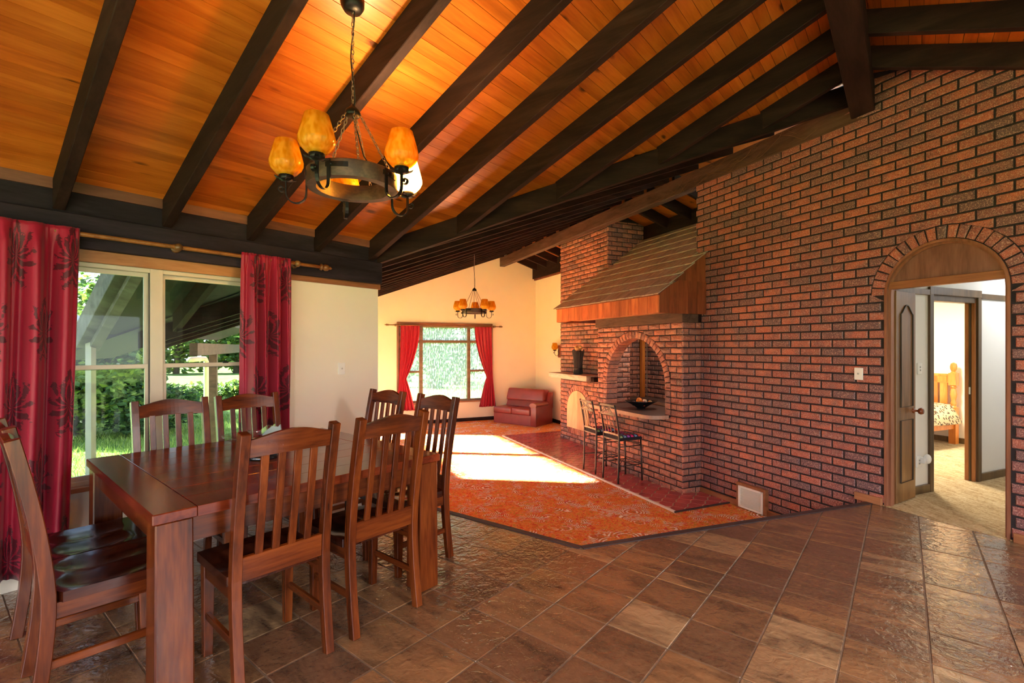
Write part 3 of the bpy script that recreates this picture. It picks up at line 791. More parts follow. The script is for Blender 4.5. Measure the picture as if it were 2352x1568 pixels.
# dining ridge beam, valley beam
o = MB().box(-3.0, 5.93, -.41, -.215, 3.80, 4.06, DN).obj('ridge_beam', M['beam'], ceilD, 'w', False, .006); rotx(o, ANG_E)
va, vb = Vector(LV(5.25, .66, 0)), Vector(LV(3.0, 5.07, 0)); dv = (vb - va).normalized(); nv = Vector((dv.y, -dv.x, 0)) * .035
q = []
for zz in (-.02, RD):
    for p, z in ((va - nv, 2.375), (va + nv, 2.375), (vb + nv, 3.95), (vb - nv, 3.95)): q.append((p.x, p.y, z + zz))
o = MB().quad8(q).obj('valley_beam', M['beam'], ceilD, 'w', False, .005); rotx(o, math.atan2(dv.y, dv.x))
# rafters of the lounge
for k in range(16):
    u = 3.42 + .592 * k
    if u < 12.5:
        v0 = .69 if u > 5.24 else v_valley(u)
        if 5.09 - v0 > .12:
            o = rafter(lambda a, off, u=u: LV(u + off, a), (v0, 5.10), zb_ll, .06, ceilL, 0); rotx(o, math.atan2(S_, C_))
    if 5.2 < u < 12.5:
        ve = 6.2
        if 7.55 < u < 9.5: ve = 5.27
        o = rafter(lambda a, off, u=u: LV(u + off, a), (5.2, ve), zb_lr, .06, ceilR, 0); rotx(o, math.atan2(S_, C_))
o = MB().box(3.0, 12.55, 5.08, 5.225, 3.765, 4.0, LV).obj('ridge_beam', M['beam_brown'], ceilL, 'w', False, .006); rotx(o, math.atan2(C_, -S_))
for a, b in ((5.2, 7.62), (9.43, 12.55)):
    o = MB().box(a, b, 6.1, 6.24, 3.47, 3.85, LV).obj('wall_plate', M['beam'], ceilR); rotx(o, math.atan2(C_, -S_))
o = MB().box(9.43, 12.55, 6.15, 6.21, 3.43, 3.475, LV).obj('trim_board', M['cedar_dk'], ceilR)
cap = MB().box(-3.2, 6.3, -.75, .2, 4.30, 4.36, DN).obj('ridge_cap', M['soffit'], ceilD)
MB().box(2.6, 12.8, 4.75, 5.6, 4.27, 4.33, LV).obj('ridge_cap', M['soffit'], ceilL)
MB().box(2.4, 3.6, 3.9, 5.25, 4.19, 4.25, LV).obj('ridge_cap', M['soffit'], ceilL)
# plate on the window wall
o = MB().box(-3, 3.06, -TT - .02, -TT + .075, 2.165, 2.385, DN).obj('wall_plate', M['plate'], wallL, 'w', False, .005); rotx(o, ANG_E)
o = MB().box(-3, 3.03, -TT - .02, -TT + .03, 2.38, 2.58, DN).obj('blocking', M['plate'], wallL); rotx(o, ANG_E)
for s0, s1 in zip(RS[:-1], RS[1:]):
    if s1 < 3.0 and s0 > -3: o = MB().box(s0 + .033, s1 - .033, -TT + .028, -TT + .05, 2.53, 2.60, DN).obj('cornice_trim', M['trimred'], wallL); rotx(o, ANG_E)
o = MB().box(2.07, 3.075, -TT - .01, -TT + .02, 2.115, 2.166, DN).obj('trim_strip', M['trim'], wallL); rotx(o, ANG_E)

# ------------------------------------------------------------------ dining window
def rx(o, ang=ANG_E): return rotx(o, ang)
win1 = empty('window_1', DN(1.1, -TT, WIN[2])); struct(win1, 'cream aluminium double hung window pair in the dining wall', 'window')
def dbox(name, mat, s0, s1, t0, t1, z0, z1, parent, bevel=.002): return rx(MB().box(s0, s1, t0, t1, z0, z1, DN).obj(name, mat, parent, 'w', False, bevel))
T0 = -TT
dbox('mullion', M['alu'], 1.085, 1.165, T0 - .10, T0 - .005, WIN[2], WIN[3], win1)
dbox('frame_head', M['alu'], WIN[0], WIN[1], T0 - .10, T0 - .012, WIN[3] - .03, WIN[3], win1)
dbox('frame_sill', M['alu'], WIN[0], WIN[1], T0 - .10, T0 - .012, WIN[2], WIN[2] + .03, win1)
dbox('frame_jamb', M['alu'], WIN[0], WIN[0] + .03, T0 - .10, T0 - .012, WIN[2], WIN[3], win1)
dbox('frame_jamb', M['alu'], WIN[1] - .03, WIN[1], T0 - .10, T0 - .012, WIN[2], WIN[3], win1)
ZM = 1.366
for a, b in ((WIN[0] + .03, 1.085), (1.165, WIN[1] - .03)):
    for nm, z0, z1, tt in (('upper_sash', ZM - .015, WIN[3] - .03, T0 - .075), ('lower_sash', WIN[2] + .03, ZM + .02, T0 - .05)):
        m_ = MB(); w = .026
        m_.box(a, b, tt, tt + .022, z0, z0 + .032, DN).box(a, b, tt, tt + .022, z1 - .03, z1, DN).box(a, a + w, tt, tt + .022, z0 + .032, z1 - .03, DN).box(b - w, b, tt, tt + .022, z0 + .032, z1 - .03, DN)
        sa = m_.obj(nm, M['alu'], win1)
        rx(MB().box(a + w - .003, b - w + .003, tt + .009, tt + .013, z0 + .03, z1 - .028, DN).obj('pane', M['glass'], sa))
    dbox('track', M['alu_dk'], b - .006, b + .0, T0 - .028, T0 - .014, WIN[2] + .03, WIN[3] - .03, win1, 0)
    dbox('sash_catch', M['metal'], (a + b) / 2 - .02, (a + b) / 2 + .02, T0 - .03, T0 - .012, ZM + .015, ZM + .028, win1)
dbox('window_head', M['head'], .10, 2.10, T0 - .005, T0 + .022, 2.085, 2.168, win1)
dbox('window_sill', M['trim'], .08, 2.12, T0 - .03, T0 + .05, .545, .577, win1)
dbox('side_trim', M['trim'], 2.06, 2.085, T0 - .005, T0 + .015, .575, 2.085, win1)
# ------------------------------------------------------------------ lounge window
win2 = empty('window_2', LV(12.55, 3.5, FWIN[2])); struct(win2, 'large three-part timber window in the far lounge wall', 'window')
ANG_P = math.atan2(S_, C_)
def lbox(name, mat, v0, v1, u0, u1, z0, z1, parent, bevel=.003): return rotx(MB().box(u0, u1, v0, v1, z0, z1, LV).obj(name, mat, parent, 'w', False, bevel), ANG_P)
M['winbrown'] = wood('lounge_window_frame', srgb(104, 84, 66), srgb(128, 106, 84), srgb(146, 124, 100), 0, 8, .12, .45, randv=.05)
u0, u1 = 12.56, 12.64
v0, v1, z0, z1 = FWIN
lbox('frame_head', M['winbrown'], v0, v1, u0, u1, z1 - .05, z1, win2); lbox('frame_sill', M['winbrown'], v0, v1, u0, u1, z0, z0 + .05, win2)
lbox('frame_jamb', M['winbrown'], v0, v0 + .05, u0, u1, z0, z1, win2); lbox('frame_jamb', M['winbrown'], v1 - .05, v1, u0, u1, z0, z1, win2)
mv = (2.86, 4.17)
for mm in mv: lbox('mullion', M['winbrown'], mm - .045, mm + .045, u0 - .02, u1, z0, z1, win2)
cols = ((v0 + .05, mv[0] - .045), (mv[0] + .045, mv[1] - .045), (mv[1] + .045, v1 - .05))
for i, (a, b) in enumerate(cols):
    zt = 1.66
    lbox('transom', M['winbrown'], a, b, u0, u1, zt - .035, zt + .035, win2)
    lbox('pane', M['glass_far'], a - .005, b + .005, u0 + .035, u0 + .041, zt + .03, z1 - .045, win2, 0)
    if i != 1:
        lbox('transom', M['winbrown'], a, b, u0, u1, .84, .895, win2)
        lbox('pane', M['glass_far'], a - .005, b + .005, u0 + .035, u0 + .041, .89, zt - .03, win2, 0); lbox('pane', M['glass_far'], a - .005, b + .005, u0 + .035, u0 + .041, z0 + .045, .845, win2, 0)
    else: lbox('pane', M['glass_far'], a - .005, b + .005, u0 + .035, u0 + .041, z0 + .045, zt - .03, win2, 0)
lbox('window_head', M['trim'], v0 - .05, v1 + .05, 12.525, 12.552, z1 - .005, z1 + .075, win2)
lbox('side_trim', M['trim_z'], v0 - .05, v0 + .002, 12.525, 12.552, z0 - .04, z1, win2); lbox('side_trim', M['trim_z'], v1 - .002, v1 + .05, 12.525, 12.552, z0 - .04, z1, win2)
lbox('window_sill', M['trim'], v0 - .06, v1 + .06, 12.48, 12.60, z0 - .035, z0 + .003, win2)
o = lbox('baseboard_far', M['beam'], .69, 6.19, 12.525, 12.551, CARP - .01, CARP + .09, None); struct(o, 'dark baseboard along the far lounge wall', 'baseboard')
o = rotx(MB().box(10.1, 12.52, 6.175, 6.201, CARP - .01, CARP + .09, LV).obj('baseboard_side', M['beam']), ANG_A); struct(o, 'dark baseboard on the wall beside the chimney', 'baseboard')
o = rotx(MB().box(2.93, 5.1, 5.052, 5.081, CARP - .005, CARP + .075, LV).obj('baseboard_right', M['trim'], None, 'w', False, .003), ANG_A); struct(o, 'timber baseboard along the foot of the brick wall', 'baseboard')
o = rotx(MB().box(2.815, 3.06, 5.05, 5.081, -.001, .07, LV).obj('baseboard_right', M['trim'], None, 'w', False, .003), ANG_A); struct(o, 'short timber baseboard left of the arched doorway', 'baseboard')
o = rotx(MB().box(1.2, 1.885, 5.05, 5.081, -.001, .07, LV).obj('baseboard_right', M['trim'], None, 'w', False, .003), ANG_A); struct(o, 'timber baseboard right of the arched doorway', 'baseboard')
# glazed doors out of view (frames only at mid mullions)
# ------------------------------------------------------------------ curtains and rods
def curtain(name, F, w_fun, z_top, z_bot, folds, amp, mat, label, cat_group, seed=0, nx=90, ny=46, gather=True):
    rnd = random.Random(seed); ph = [rnd.uniform(0, 6.28) for _ in range(6)]
    fw = w_fun(0)[1] - w_fun(0)[0]
    mb = MB(); uv = []
    for j in range(ny + 1):
        y = j / ny
        if gather: y = y ** 1.15
        z = z_top + (z_bot - z_top) * y; a0, a1 = w_fun(y)
        for i in range(nx + 1):
            x = i / nx
            A = amp * (.55 + .45 * min(1, y * 3)) * (a1 - a0) / fw
            d = A * (math.sin(2 * math.pi * folds * x + ph[0] + .7 * math.sin(3 * y + ph[1])) + .45 * math.sin(2 * math.pi * folds * 2.13 * x + ph[2] + y) + .25 * math.sin(2 * math.pi * folds * .47 * x + ph[3] - 1.5 * y))
            if y < .06: d = d * (.35 + y * 10) + .006 * math.sin(2 * math.pi * folds * 4.3 * x + ph[4])
            xx = x + .010 * math.sin(2 * math.pi * folds * x + ph[5])
            mb.v.append(F(a0 + (a1 - a0) * xx, d, z)); uv.append((x * fw * 1.55, z))
    for j in range(ny):
        for i in range(nx):
            a = j * (nx + 1) + i; mb.f.append([a, a + 1, a + nx + 2, a + nx + 1])
    o = mb.obj(name, mat, None, 'w', True, 0, 1, True)
    ul = o.data.uv_layers.new(name='UVMap')
    for lp in o.data.loops: ul.data[lp.index].uv = uv[lp.vertex_index]
    sm = o.modifiers.new('thickness', 'SOLIDIFY'); sm.thickness = .004
    return tag(o, label, 'curtain', cat_group)
FC = lambda a, d, z: DN(a, T0 + .168 + d, z)
curtain('curtain', FC, lambda y: (-.42, .675 - .05 * y), 2.275, .12, 7.5, .060, M['damask'], 'wide crimson damask curtain beside the dining chairs at the table end', 'damask dining curtains', 3)
curtain('curtain', FC, lambda y: (1.652 + .0 * y, 2.052 + .0 * y), 2.275, .12, 4, .050, M['damask'], 'narrow crimson damask curtain next to the plain cream wall', 'damask dining curtains', 5)
def rod(name, F, a0, a1, z, r, off, wall_off, label, brackets):
    root = empty(name, F((a0 + a1) / 2, off, z)); tag(root, label, 'curtain rod')
    rodm = wood('rod_wood_' + str(len(bpy.data.materials)), srgb(96, 58, 26), srgb(128, 80, 38), srgb(150, 100, 52), 0, 10, .1, .35)
    MB().tube([F(a0 + (a1 - a0) * i / 6, off, z) for i in range(7)], r, 10).obj('pole', rodm, root, 'w', True)
    prof = [(.3, 0), (1.9, .6), (2.0, 1.2), (.8, 1.8), (1.6, 2.6), (2.1, 3.8), (1.7, 5.2), (.7, 6.2), (1.0, 6.8), (.5, 7.6), (.15, 8.2)]
    for a, sg in ((a0, -1), (a1, 1)):
        p0 = Vector(F(a, off, z)); p1 = Vector(F(a + sg, off, z)); ax = (p1 - p0).normalized(); q = ax.to_track_quat('Z', 'Y').to_matrix()
        MB().lathe([(r * x, r * y) for x, y in prof], 12, p0, q).obj('finial', rodm, root, 'w', True)
    for b in brackets:
        mb = MB(); p = Vector(F(b, off, z)); q = Vector(F(b, wall_off, z))
        mb.tube([q, p], r * 1.1, 8); mb.ball(p + (p - q).normalized() * r * .4, r * 1.9, 12)
        mb.lathe([(r * 2.2, 0), (r * 2.2, r * .8), (r * 1.4, r * 1.2)], 12, q, (p - q).normalized().to_track_quat('Z', 'Y').to_matrix())
        mb.obj('bracket', M['door'], root, 'w', True)
    return root
rod('curtain_rod', lambda a, d, z: DN(a, T0 + d, z), -.6, 2.33, 2.245, .0155, .135, .07, 'long turned timber curtain rod above the dining window', [1.22, 2.12])
FFC = lambda a, d, z: LV(12.44 - d, a, z)
def tied(a_in, a_out, sgn):
    """a_out: window side edge (moves towards a_in at the tie)"""
    def f(y):
        tie = .63
        if y < tie: k = (y / tie) ** 1.8
        else: k = 1 - .62 * ((y - tie) / (1 - tie)) ** .8
        full = a_out - a_in
        in_ = a_in - sgn * .0 * y
        lo = in_ - sgn * (.10 * max(0, (y - tie)) / (1 - tie)) - sgn * .03 * k
        return tuple(sorted((lo, in_ + full * (1 - .70 * k))))
    return f
curtain('curtain', FFC, tied(2.30, 2.80, 1), 2.07, -.12, 5, .030, M['redcloth'], 'red curtain tied back at the lounge window corner away from the sofa', 'red lounge curtains', 8)
curtain('curtain', FFC, tied(4.80, 4.30, -1), 2.07, -.12, 5, .030, M['redcloth'], 'red curtain tied back at the lounge window beside the sofa', 'red lounge curtains', 9)
rod('curtain_rod', lambda a, d, z: LV(12.55 - d, a, z), 2.02, 5.02, 2.075, .014, .11, 0.0, 'slim timber curtain rod across the far lounge window', [2.2, 4.9])
# ------------------------------------------------------------------ arched door, lining
FAw = lambda u, d, z: LV(u, 5.08 + d, z)
door1 = empty('door_1', LV(UC, 5.15, 0)); struct(door1, 'arched timber door lining with a panelled infill over the opening', 'doorway')
def arch_band(r0, r1, d0, d1, n=24, zlow=0.0):
    mb = MB(); pr = []
    for i in range(n + 1):
        a = math.pi * i / n; pr.append((math.cos(a), math.sin(a)))
    pts_i = [(UC + r0, zlow)] + [(UC + r0 * c, ZS + r0 * s) for c, s in pr] + [(UC - r0, zlow)]
    pts_o = [(UC + r1, zlow)] + [(UC + r1 * c, ZS + r1 * s) for c, s in pr] + [(UC - r1, zlow)]
    for i in range(len(pts_i) - 1):
        a, b, c, d = pts_i[i], pts_i[i + 1], pts_o[i + 1], pts_o[i]
        mb.quad8([FAw(a[0], d0, a[1]), FAw(b[0], d0, b[1]), FAw(c[0], d0, c[1]), FAw(d[0], d0, d[1]), FAw(a[0], d1, a[1]), FAw(b[0], d1, b[1]), FAw(c[0], d1, c[1]), FAw(d[0], d1, d[1])])
    return mb
arch_band(.425, .446, -.005, .17).obj('lining', M['trim_z'], door1)
arch_band(.405, .427, .03, .075).obj('stop_bead', M['trim_z'], door1)
mb = MB(); n = 20; ZT = 2.085
a0 = math.asin((ZT + .035 - ZS) / .405)
poly = [(UC + .405 * math.cos(a0 + (math.pi - 2 * a0) * i / n), ZS + .405 * math.sin(a0 + (math.pi - 2 * a0) * i / n)) for i in range(n + 1)]
mb.prism(poly, lambda a, b, k: FAw(a, k, b), .05, .07)
M['infill'] = wood('infill_panel', srgb(104, 66, 54), srgb(126, 84, 70), srgb(142, 100, 84), 2, 12, .1, .4, randv=.02)
mb.obj('infill_panel', M['infill'], door1)
rotx(MB().box(UC - .425, UC + .425, 5.10, 5.165, ZT - .03, ZT + .04, LV).obj('transom_rail', M['trim'], door1, 'w', False, .003), ANG_A)
# door leaf opened into the hall
lf = empty('hall_door', LV(2.785, 5.20, 0.0), math.atan2(.5129, .8587)); tag(lf, 'narrow brown panelled door standing open into the hall', 'door')
LW, LH = .425, 2.05
MB().box(0, LW, -.018, .018, .012, LH).obj('leaf', M['door'], lf, 'l', False, .003)
for zz0, zz1, crown in ((.93, LH - .13, True), (.2, .80, False)):
    for yy in (-.0205, .0205):
        x0_, x1_ = .085, LW - .075; path = [(x0_, yy, zz0), (x1_, yy, zz0)]
        if crown:
            zs = zz1 - .09
            path += [(x1_, yy, zs)]
            for i in range(1, 12):
                t_ = i / 12; path.append((x1_ + (x0_ - x1_) * t_, yy, zs + .09 * math.sin(math.pi * t_) ** 1.6 + .0))
            path += [(x0_, yy, zs)]
        else: path += [(x1_, yy, zz1), (x0_, yy, zz1)]
        MB().bar(path, .018, .008, None, True).obj('panel_groove', M['groove'], lf, 'l')
for sg in (-1, 1):
    kb = MB(); kb.lathe([(.026, 0), (.026, .006), (.011, .010), (.010, .035), (.026, .045), (.034, .062), (.026, .080), (.004, .079)], 14, (LW - .05, sg * .018, .88), Matrix.Rotation(R(-90 * sg), 3, 'X'))
    kb.obj('knob', M['wood_dk_z'], lf, 'l', True)
# ------------------------------------------------------------------ hall and bedroom
hallf = MB().box(1.6, 2.9, 5.075, 8.6, -.06, .006, LV).box(2.9, 4.9, 5.25, 6.36, -.06, .006, LV).box(2.9, 6.5, 6.36, 9.6, -.06, .006, LV).obj('floor', M['hallcarpet']); struct(hallf, 'beige carpet of the hall and bedroom beyond the arch', 'carpet')
FH = lambda a, d, z: LV(2.89 + d, a, z)
wall_holes('wall_hall', FH, 5.22, 8.6, lambda a: 2.75, 0, [(6.05, 6.92, -.01, 2.06)], M['hallpaint'], 'pale hall wall with the bedroom doorway', .09)
wall_holes('wall_hall_right', lambda a, d, z: LV(1.66 - d, a, z), 5.22, 8.6, lambda a: 2.75, 0, [], M['hallpaint'], 'pale wall on the other side of the hall', .09)
wall_holes('wall_hall_end', lambda a, d, z: LV(a, 8.5 + d, z), 1.57, 2.98, lambda a: 2.75, 0, [], M['hallpaint'], 'pale wall closing the hall', .09)
wall_holes('wall_bedroom', lambda a, d, z: LV(a, 9.45 + d, z), 2.98, 6.5, lambda a: 2.75, 0, [], M['peach'], 'bright cream bedroom wall behind the bed', .09)
wall_holes('wall_bedroom_side', lambda a, d, z: LV(6.4 + d, a, z), 6.37, 9.55, lambda a: 2.75, 0, [(6.9, 8.8, .8, 2.1)], M['peach'], 'bedroom wall with a window', .09)
wall_holes('wall_bedroom_near', lambda a, d, z: LV(a, 6.42 - d, z), 4.85, 6.5, lambda a: 2.75, 0, [], M['peach'], 'bedroom wall backing onto the bar', .05)
wall_holes('wall_bedroom_nook', lambda a, d, z: LV(4.85 + d, a, z), 5.22, 6.42, lambda a: 2.75, 0, [], M['peach'], 'bedroom wall behind the brick pier', .05)
o = MB().box(1.55, 4.9, 5.24, 9.6, 2.6, 2.66, LV).box(4.9, 6.5, 6.37, 9.6, 2.6, 2.66, LV).obj('ceiling', M['hallpaint']); struct(o, 'flat pale ceiling of the hall and bedroom', 'ceiling')
door2 = empty('door_2', LV(2.89, 6.48, 0)); struct(door2, 'olive brown timber frame around the bedroom doorway', 'doorway')
def hb_(name, mat, v0_, v1_, u0_, u1_, z0_, z1_, par=door2): return MB().box(u0_, u1_, v0_, v1_, z0_, z1_, LV).obj(name, mat, par, 'w', False, .003)
hb_('architrave', M['frame_olive'], 5.98, 6.05, 2.868, 2.892, 0, 2.13); hb_('architrave', M['frame_olive'], 6.92, 6.99, 2.868, 2.892, 0, 2.13)
hb_('architrave', M['frame_olive'], 5.98, 6.99, 2.866, 2.892, 2.06, 2.14)
hb_('jamb', M['frame_orange'], 6.90, 6.922, 2.89, 2.925, 0, 2.06); hb_('jamb', M['frame_olive'], 6.895, 6.922, 2.927, 2.945, 0, 2.06); hb_('jamb', M['frame_orange'], 6.90, 6.922, 2.947, 2.985, 0, 2.06)
hb_('jamb', M['frame_olive'], 6.048, 6.07, 2.89, 2.985, 0, 2.06); hb_('head_jamb', M['frame_olive'], 6.05, 6.92, 2.89, 2.985, 2.00, 2.06)
hb_('strike_plate', M['white'], 6.892, 6.897, 2.928, 2.944, .98, 1.06)
for nm, a, b in (('baseboard_hall', 5.25, 5.98), ('baseboard_hall', 6.99, 8.5)):
    o = hb_(nm, M['frame_olive'], a, b, 2.87, 2.892, .006, .09, None); struct(o, 'brown baseboard in the hall ' + ('beside the open door' if a < 6 else 'beyond the bedroom doorway'), 'baseboard')
for a, b in ((5.25, 5.98), (6.99, 8.5)):
    o = hb_('trim_1', M['frame_olive'], a, b, 2.868, 2.892, 2.05, 2.11, None); struct(o, 'brown picture rail in the hall ' + ('beside the open door' if a < 6 else 'beyond the bedroom doorway'), 'trim')
o = hb_('baseboard_bedroom', M['frame_olive'], 9.42, 9.452, 3.0, 6.4, .006, .09, None); struct(o, 'brown baseboard behind the bed', 'baseboard')
def switch(name, F, a, z, w, h, label, cat, nub=1, parent=None):
    root = empty(name, F(a, 0, z)); tag(root, label, cat)
    MB().box(a - w / 2, a + w / 2, -.012, .002, z - h / 2, z + h / 2, F).obj('plate', M['white'], root, 'w', False, .004, 2)
    for k in range(nub):
        zz = z + (k - (nub - 1) / 2) * h * .28
        MB().box(a - w * .10, a + w * .10, -.018, -.011, zz - h * .07, zz + h * .07, F).obj('rocker', M['rocker'], root, 'w', False, .002)
    return root
switch('light_switch', lambda a, d, z: LV(a, 5.078 + d, z), 3.03, 1.246, .078, .12, 'white light switch on the brick wall by the arch', 'switch')
switch('light_switch', lambda a, d, z: LV(2.888 + d, a, z), 5.815, 1.29, .072, .115, 'white double light switch on the pale hall wall', 'switch', 2)
switch('light_switch', lambda a, d, z: DN(a, T0 - d, z), 2.634, 1.30, .07, .115, 'white light switch on the cream dining wall', 'switch')
o = switch('power_outlet', lambda a, d, z: LV(2.888 + d, a, z), 5.80, .335, .075, .115, 'white power outlet low on the hall wall', 'outlet', 2)
fr = empty('air_freshener', LV(2.87, 5.86, .33)); tag(fr, 'white plug-in night light above the hall power outlet', 'night light')
MB().box(2.83, 2.888, 5.81, 5.86, .32, .38, LV).obj('plug', M['white'], fr, 'w', False, .006)
MB().ball(LV(2.83, 5.85, .37), .045, 14, (.75, .75, 1.1)).obj('dome', M['white'], fr, 'w', True)
# bed
bed = empty('bed', LV(4.9, 8.5, 0)); tag(bed, 'pine bed with turned posts and leopard print cover', 'bed')
def turned(p, h):
    return [(p[0], p[1])]
def bpost(u, v, h, name='post'):
    mb = MB(); mb.box(u - .045, u + .045, v - .045, v + .045, .006, h * .45, LV)
    c = LV(u, v, 0)
    pr = [(.045, h * .45), (.03, h * .47), (.042, h * .50), (.028, h * .53), (.035, h * .56), (.046, h * .61), (.036, h * .66), (.028, h * .68), (.044, h * .70), (.030, h * .72)]
    mb.lathe(pr, 14, c); mb.box(u - .047, u + .047, v - .047, v + .047, h * .72, h * .87, LV)
    mb.lathe([(.045, h * .87), (.025, h * .89), (.042, h * .92), (.045, h * .95), (.036, h * .985), (.008, h)], 14, c)
    return mb.obj(name, M['bedwood'], bed, 'w', 'auto')
bpost(4.17, 9.33, 1.27); bpost(5.75, 9.33, 1.27)
MB().box(4.17, 5.75, 9.32, 9.35, .95, 1.06, LV).box(4.17, 5.75, 9.315, 9.355, 1.06, 1.09, LV).obj('headboard_rail', M['bedwood'], bed)
for k in range(12): MB().box(4.25 + k * .125, 4.345 + k * .125, 9.325, 9.345, .5, .95, LV).obj('headboard_slat', M['bedwood'], bed)
for k in range(12): MB().box(4.25 + k * .125, 4.34 + k * .125, 9.315, 9.325, .965, 1.05, LV).obj('headboard_panel', M['bedwood'], bed)
MB().box(4.15, 4.19, 7.4, 9.3, .24, .38, LV).obj('side_rail', M['bedwood'], bed); MB().box(4.19, 5.73, 7.4, 9.3, .25, .30, LV).obj('slat_base', M['bedwood'], bed)
bpost(4.17, 7.4, .62, 'foot_post'); bpost(5.75, 7.4, .62, 'foot_post')
mb = MB(); mb.grid(24, 30, lambda x, y: LV(4.02 + 1.85 * x, 7.35 + 1.9 * y, .36 + .26 * min(1, max(0, (min(x, 1 - x)) * 14)) + .012 * math.sin(17 * x + 5 * y)))
o = mb.obj('bed_cover', M['leopard'], None, 'w', True); tag(o, 'leopard print cover spread over the pine bed', 'bed cover'); sm = o.modifiers.new('thickness', 'SOLIDIFY'); sm.thickness = .03
for k in range(2):
    mb = MB().ball(LV(4.62 + .75 * k, 9.08, .70), .3, 16, (1, .62, .28)); o = mb.obj('pillow', M['leopard' if k else 'white'], None, 'w', True)
    tag(o, 'leopard print pillow against the headboard' if k else 'white pillow near the turned bed post', 'pillow')
bl = empty('fill_ceiling_lamp', LV(4.3, 7.6, 2.6)); tag(bl, 'unseen round ceiling lamp added to light the bedroom', 'lamp')  # unseen lamp added in place of sunlight spilling through the bedroom
MB().lathe([(.05, 0), (.16, -.02), (.17, -.05), (.10, -.09), (.01, -.10)], 18, LV(4.3, 7.6, 2.6)).obj('shade', M['white'], bl, 'w', True)
ld = bpy.data.lights.new('bedroom_fill', 'AREA'); ld.energy = 70; ld.size = .5; ld.shape = 'DISK'; ld.color = (1, .93, .78)
lo = bpy.data.objects.new('bedroom_fill', ld); COL.objects.link(lo); lo.parent = bl; lo.location = (0, 0, -.12)
hl = empty('fill_ceiling_lamp', LV(2.25, 7.5, 2.6)); tag(hl, 'unseen round ceiling lamp added to brighten the hall beyond the bedroom doorway', 'lamp')  # unseen lamp added to lift the hall walls and carpet
MB().lathe([(.05, 0), (.14, -.02), (.15, -.05), (.09, -.08), (.01, -.09)], 18, LV(2.25, 7.5, 2.6)).obj('shade', M['white'], hl, 'w', True)
ld = bpy.data.lights.new('hall_fill', 'AREA'); ld.energy = 9; ld.size = .4; ld.shape = 'DISK'; ld.color = (.95, .97, 1)
lo = bpy.data.objects.new('hall_fill', ld); COL.objects.link(lo); lo.parent = hl; lo.location = (0, 0, -.11)
# vent in the brick wall
vn = empty('wall_vent', LV(4.26, 5.05, CARP)); tag(vn, 'white louvred vent in a timber frame at the foot of the brick wall', 'vent')
FV = lambda a, d, z: LV(a, 5.08 + d, z)
ua, ub, za, zb_ = 4.05, 4.47, CARP + .002, -.185
for nm, p in (('frame_rail', (ua, ub, zb_ - .035, zb_)), ('frame_stile', (ua, ua + .035, za, zb_ - .035)), ('frame_stile', (ub - .035, ub, za, zb_ - .035))):
    MB().box(p[0], p[1], -.05, .012, p[2], p[3], FV).obj(nm, M['trim'], vn, 'w', False, .003)
MB().box(ua + .035, ub - .035, -.01, .012, za, zb_ - .035, FV).obj('backing', M['black'], vn)
mb = MB(); a, b, c, d = ua + .035, ub - .035, za + .012, zb_ - .035
mb.box(a, b, -.056, -.03, d - .024, d, FV).box(a, b, -.056, -.03, c, c + .024, FV).box(a, a + .024, -.056, -.03, c, d, FV).box(b - .024, b, -.056, -.03, c, d, FV); mb.obj('grille_frame', M['vent'], vn)
for k in range(13):
    zz = c + .03 + k * (d - c - .06) / 12.6
    MB().quad8([FV(a + .02, -.05, zz), FV(b - .02, -.05, zz), FV(b - .02, -.02, zz + .012), FV(a + .02, -.02, zz + .012), FV(a + .02, -.05, zz + .004), FV(b - .02, -.05, zz + .004), FV(b - .02, -.02, zz + .016), FV(a + .02, -.02, zz + .016)]).obj('louvre', M['vent'], vn)

# ------------------------------------------------------------------ fireplace and chimney
fp = empty('fireplace', LV(8.5, 5.7, CARP)); tag(fp, 'tall rock-faced brick fireplace and chimney with a boarded arch', 'fireplace')
FPU, FPR, FPS, FPB = 8.695, .425, .175, -.20
mb = MB()
mb.quad8([LV(7.625, 5.284, -.5), LV(9.425, 5.284, -.5), LV(9.425, 6.19, -.5), LV(7.625, 6.19, -.5), LV(7.625, 5.284, 4.17), LV(9.425, 5.284, 4.17), LV(9.425, 6.19, 3.87), LV(7.625, 6.19, 3.87)])
mb.obj('core', M['mortar'], fp)
MB().box(7.17, 7.63, 5.284, 5.36, CARP, 1.95, LV).obj('pier', M['mortar'], fp)
orgF = LV(7.17, 5.272)
bk = Bricks(M['rock'], M['rock_i'], True)
cf = arch_w(FPU - 7.17, FPS, FPR + .115, FPB - .13, FPR)
bk.run(orgF, ANG_A, 9.43 - 7.17, CARP + .0, 1.95, cut=cf, depth=.02)
bk.run(LV(7.62, 5.272), ANG_A, 9.43 - 7.62, 1.95 + .0, 3.88, depth=.02, shift=-.1)
bk.voussoirs(orgF, ANG_A, FPU - 7.17, FPS, FPR + .006, FPR + .112, 17, depth=.02)
for k in range(11):
    a = FPU - 7.17 - FPR + k * 2 * FPR / 11; bk.add(orgF, ANG_A, [(a + .005, FPB - .128), (a + 2 * FPR / 11 - .005, FPB - .128), (a + 2 * FPR / 11 - .005, FPB - .004), (a + .005, FPB - .004)], .02, .0, .008)
orgFs = LV(7.612, 6.19)
bk.run(orgFs, ANG_SIDE, 6.19 - 5.272, CARP, 3.9, depth=.02)
bk.build(fp)
n = 14
for sg in (-1, 1):
    pl = [(FPU, FPB)] + [(FPU + sg * FPR, FPB)] + [(FPU + sg * FPR * math.cos(math.pi / 2 * i / n), FPS + FPR * math.sin(math.pi / 2 * i / n)) for i in range(n + 1)]
    pl = [(a + (sg * .002), z) for a, z in pl]
    MB().prism(pl, lambda a, b, k: LV(a, k, b), 5.262, 5.28).obj('fire_board', M['ply'], fp)
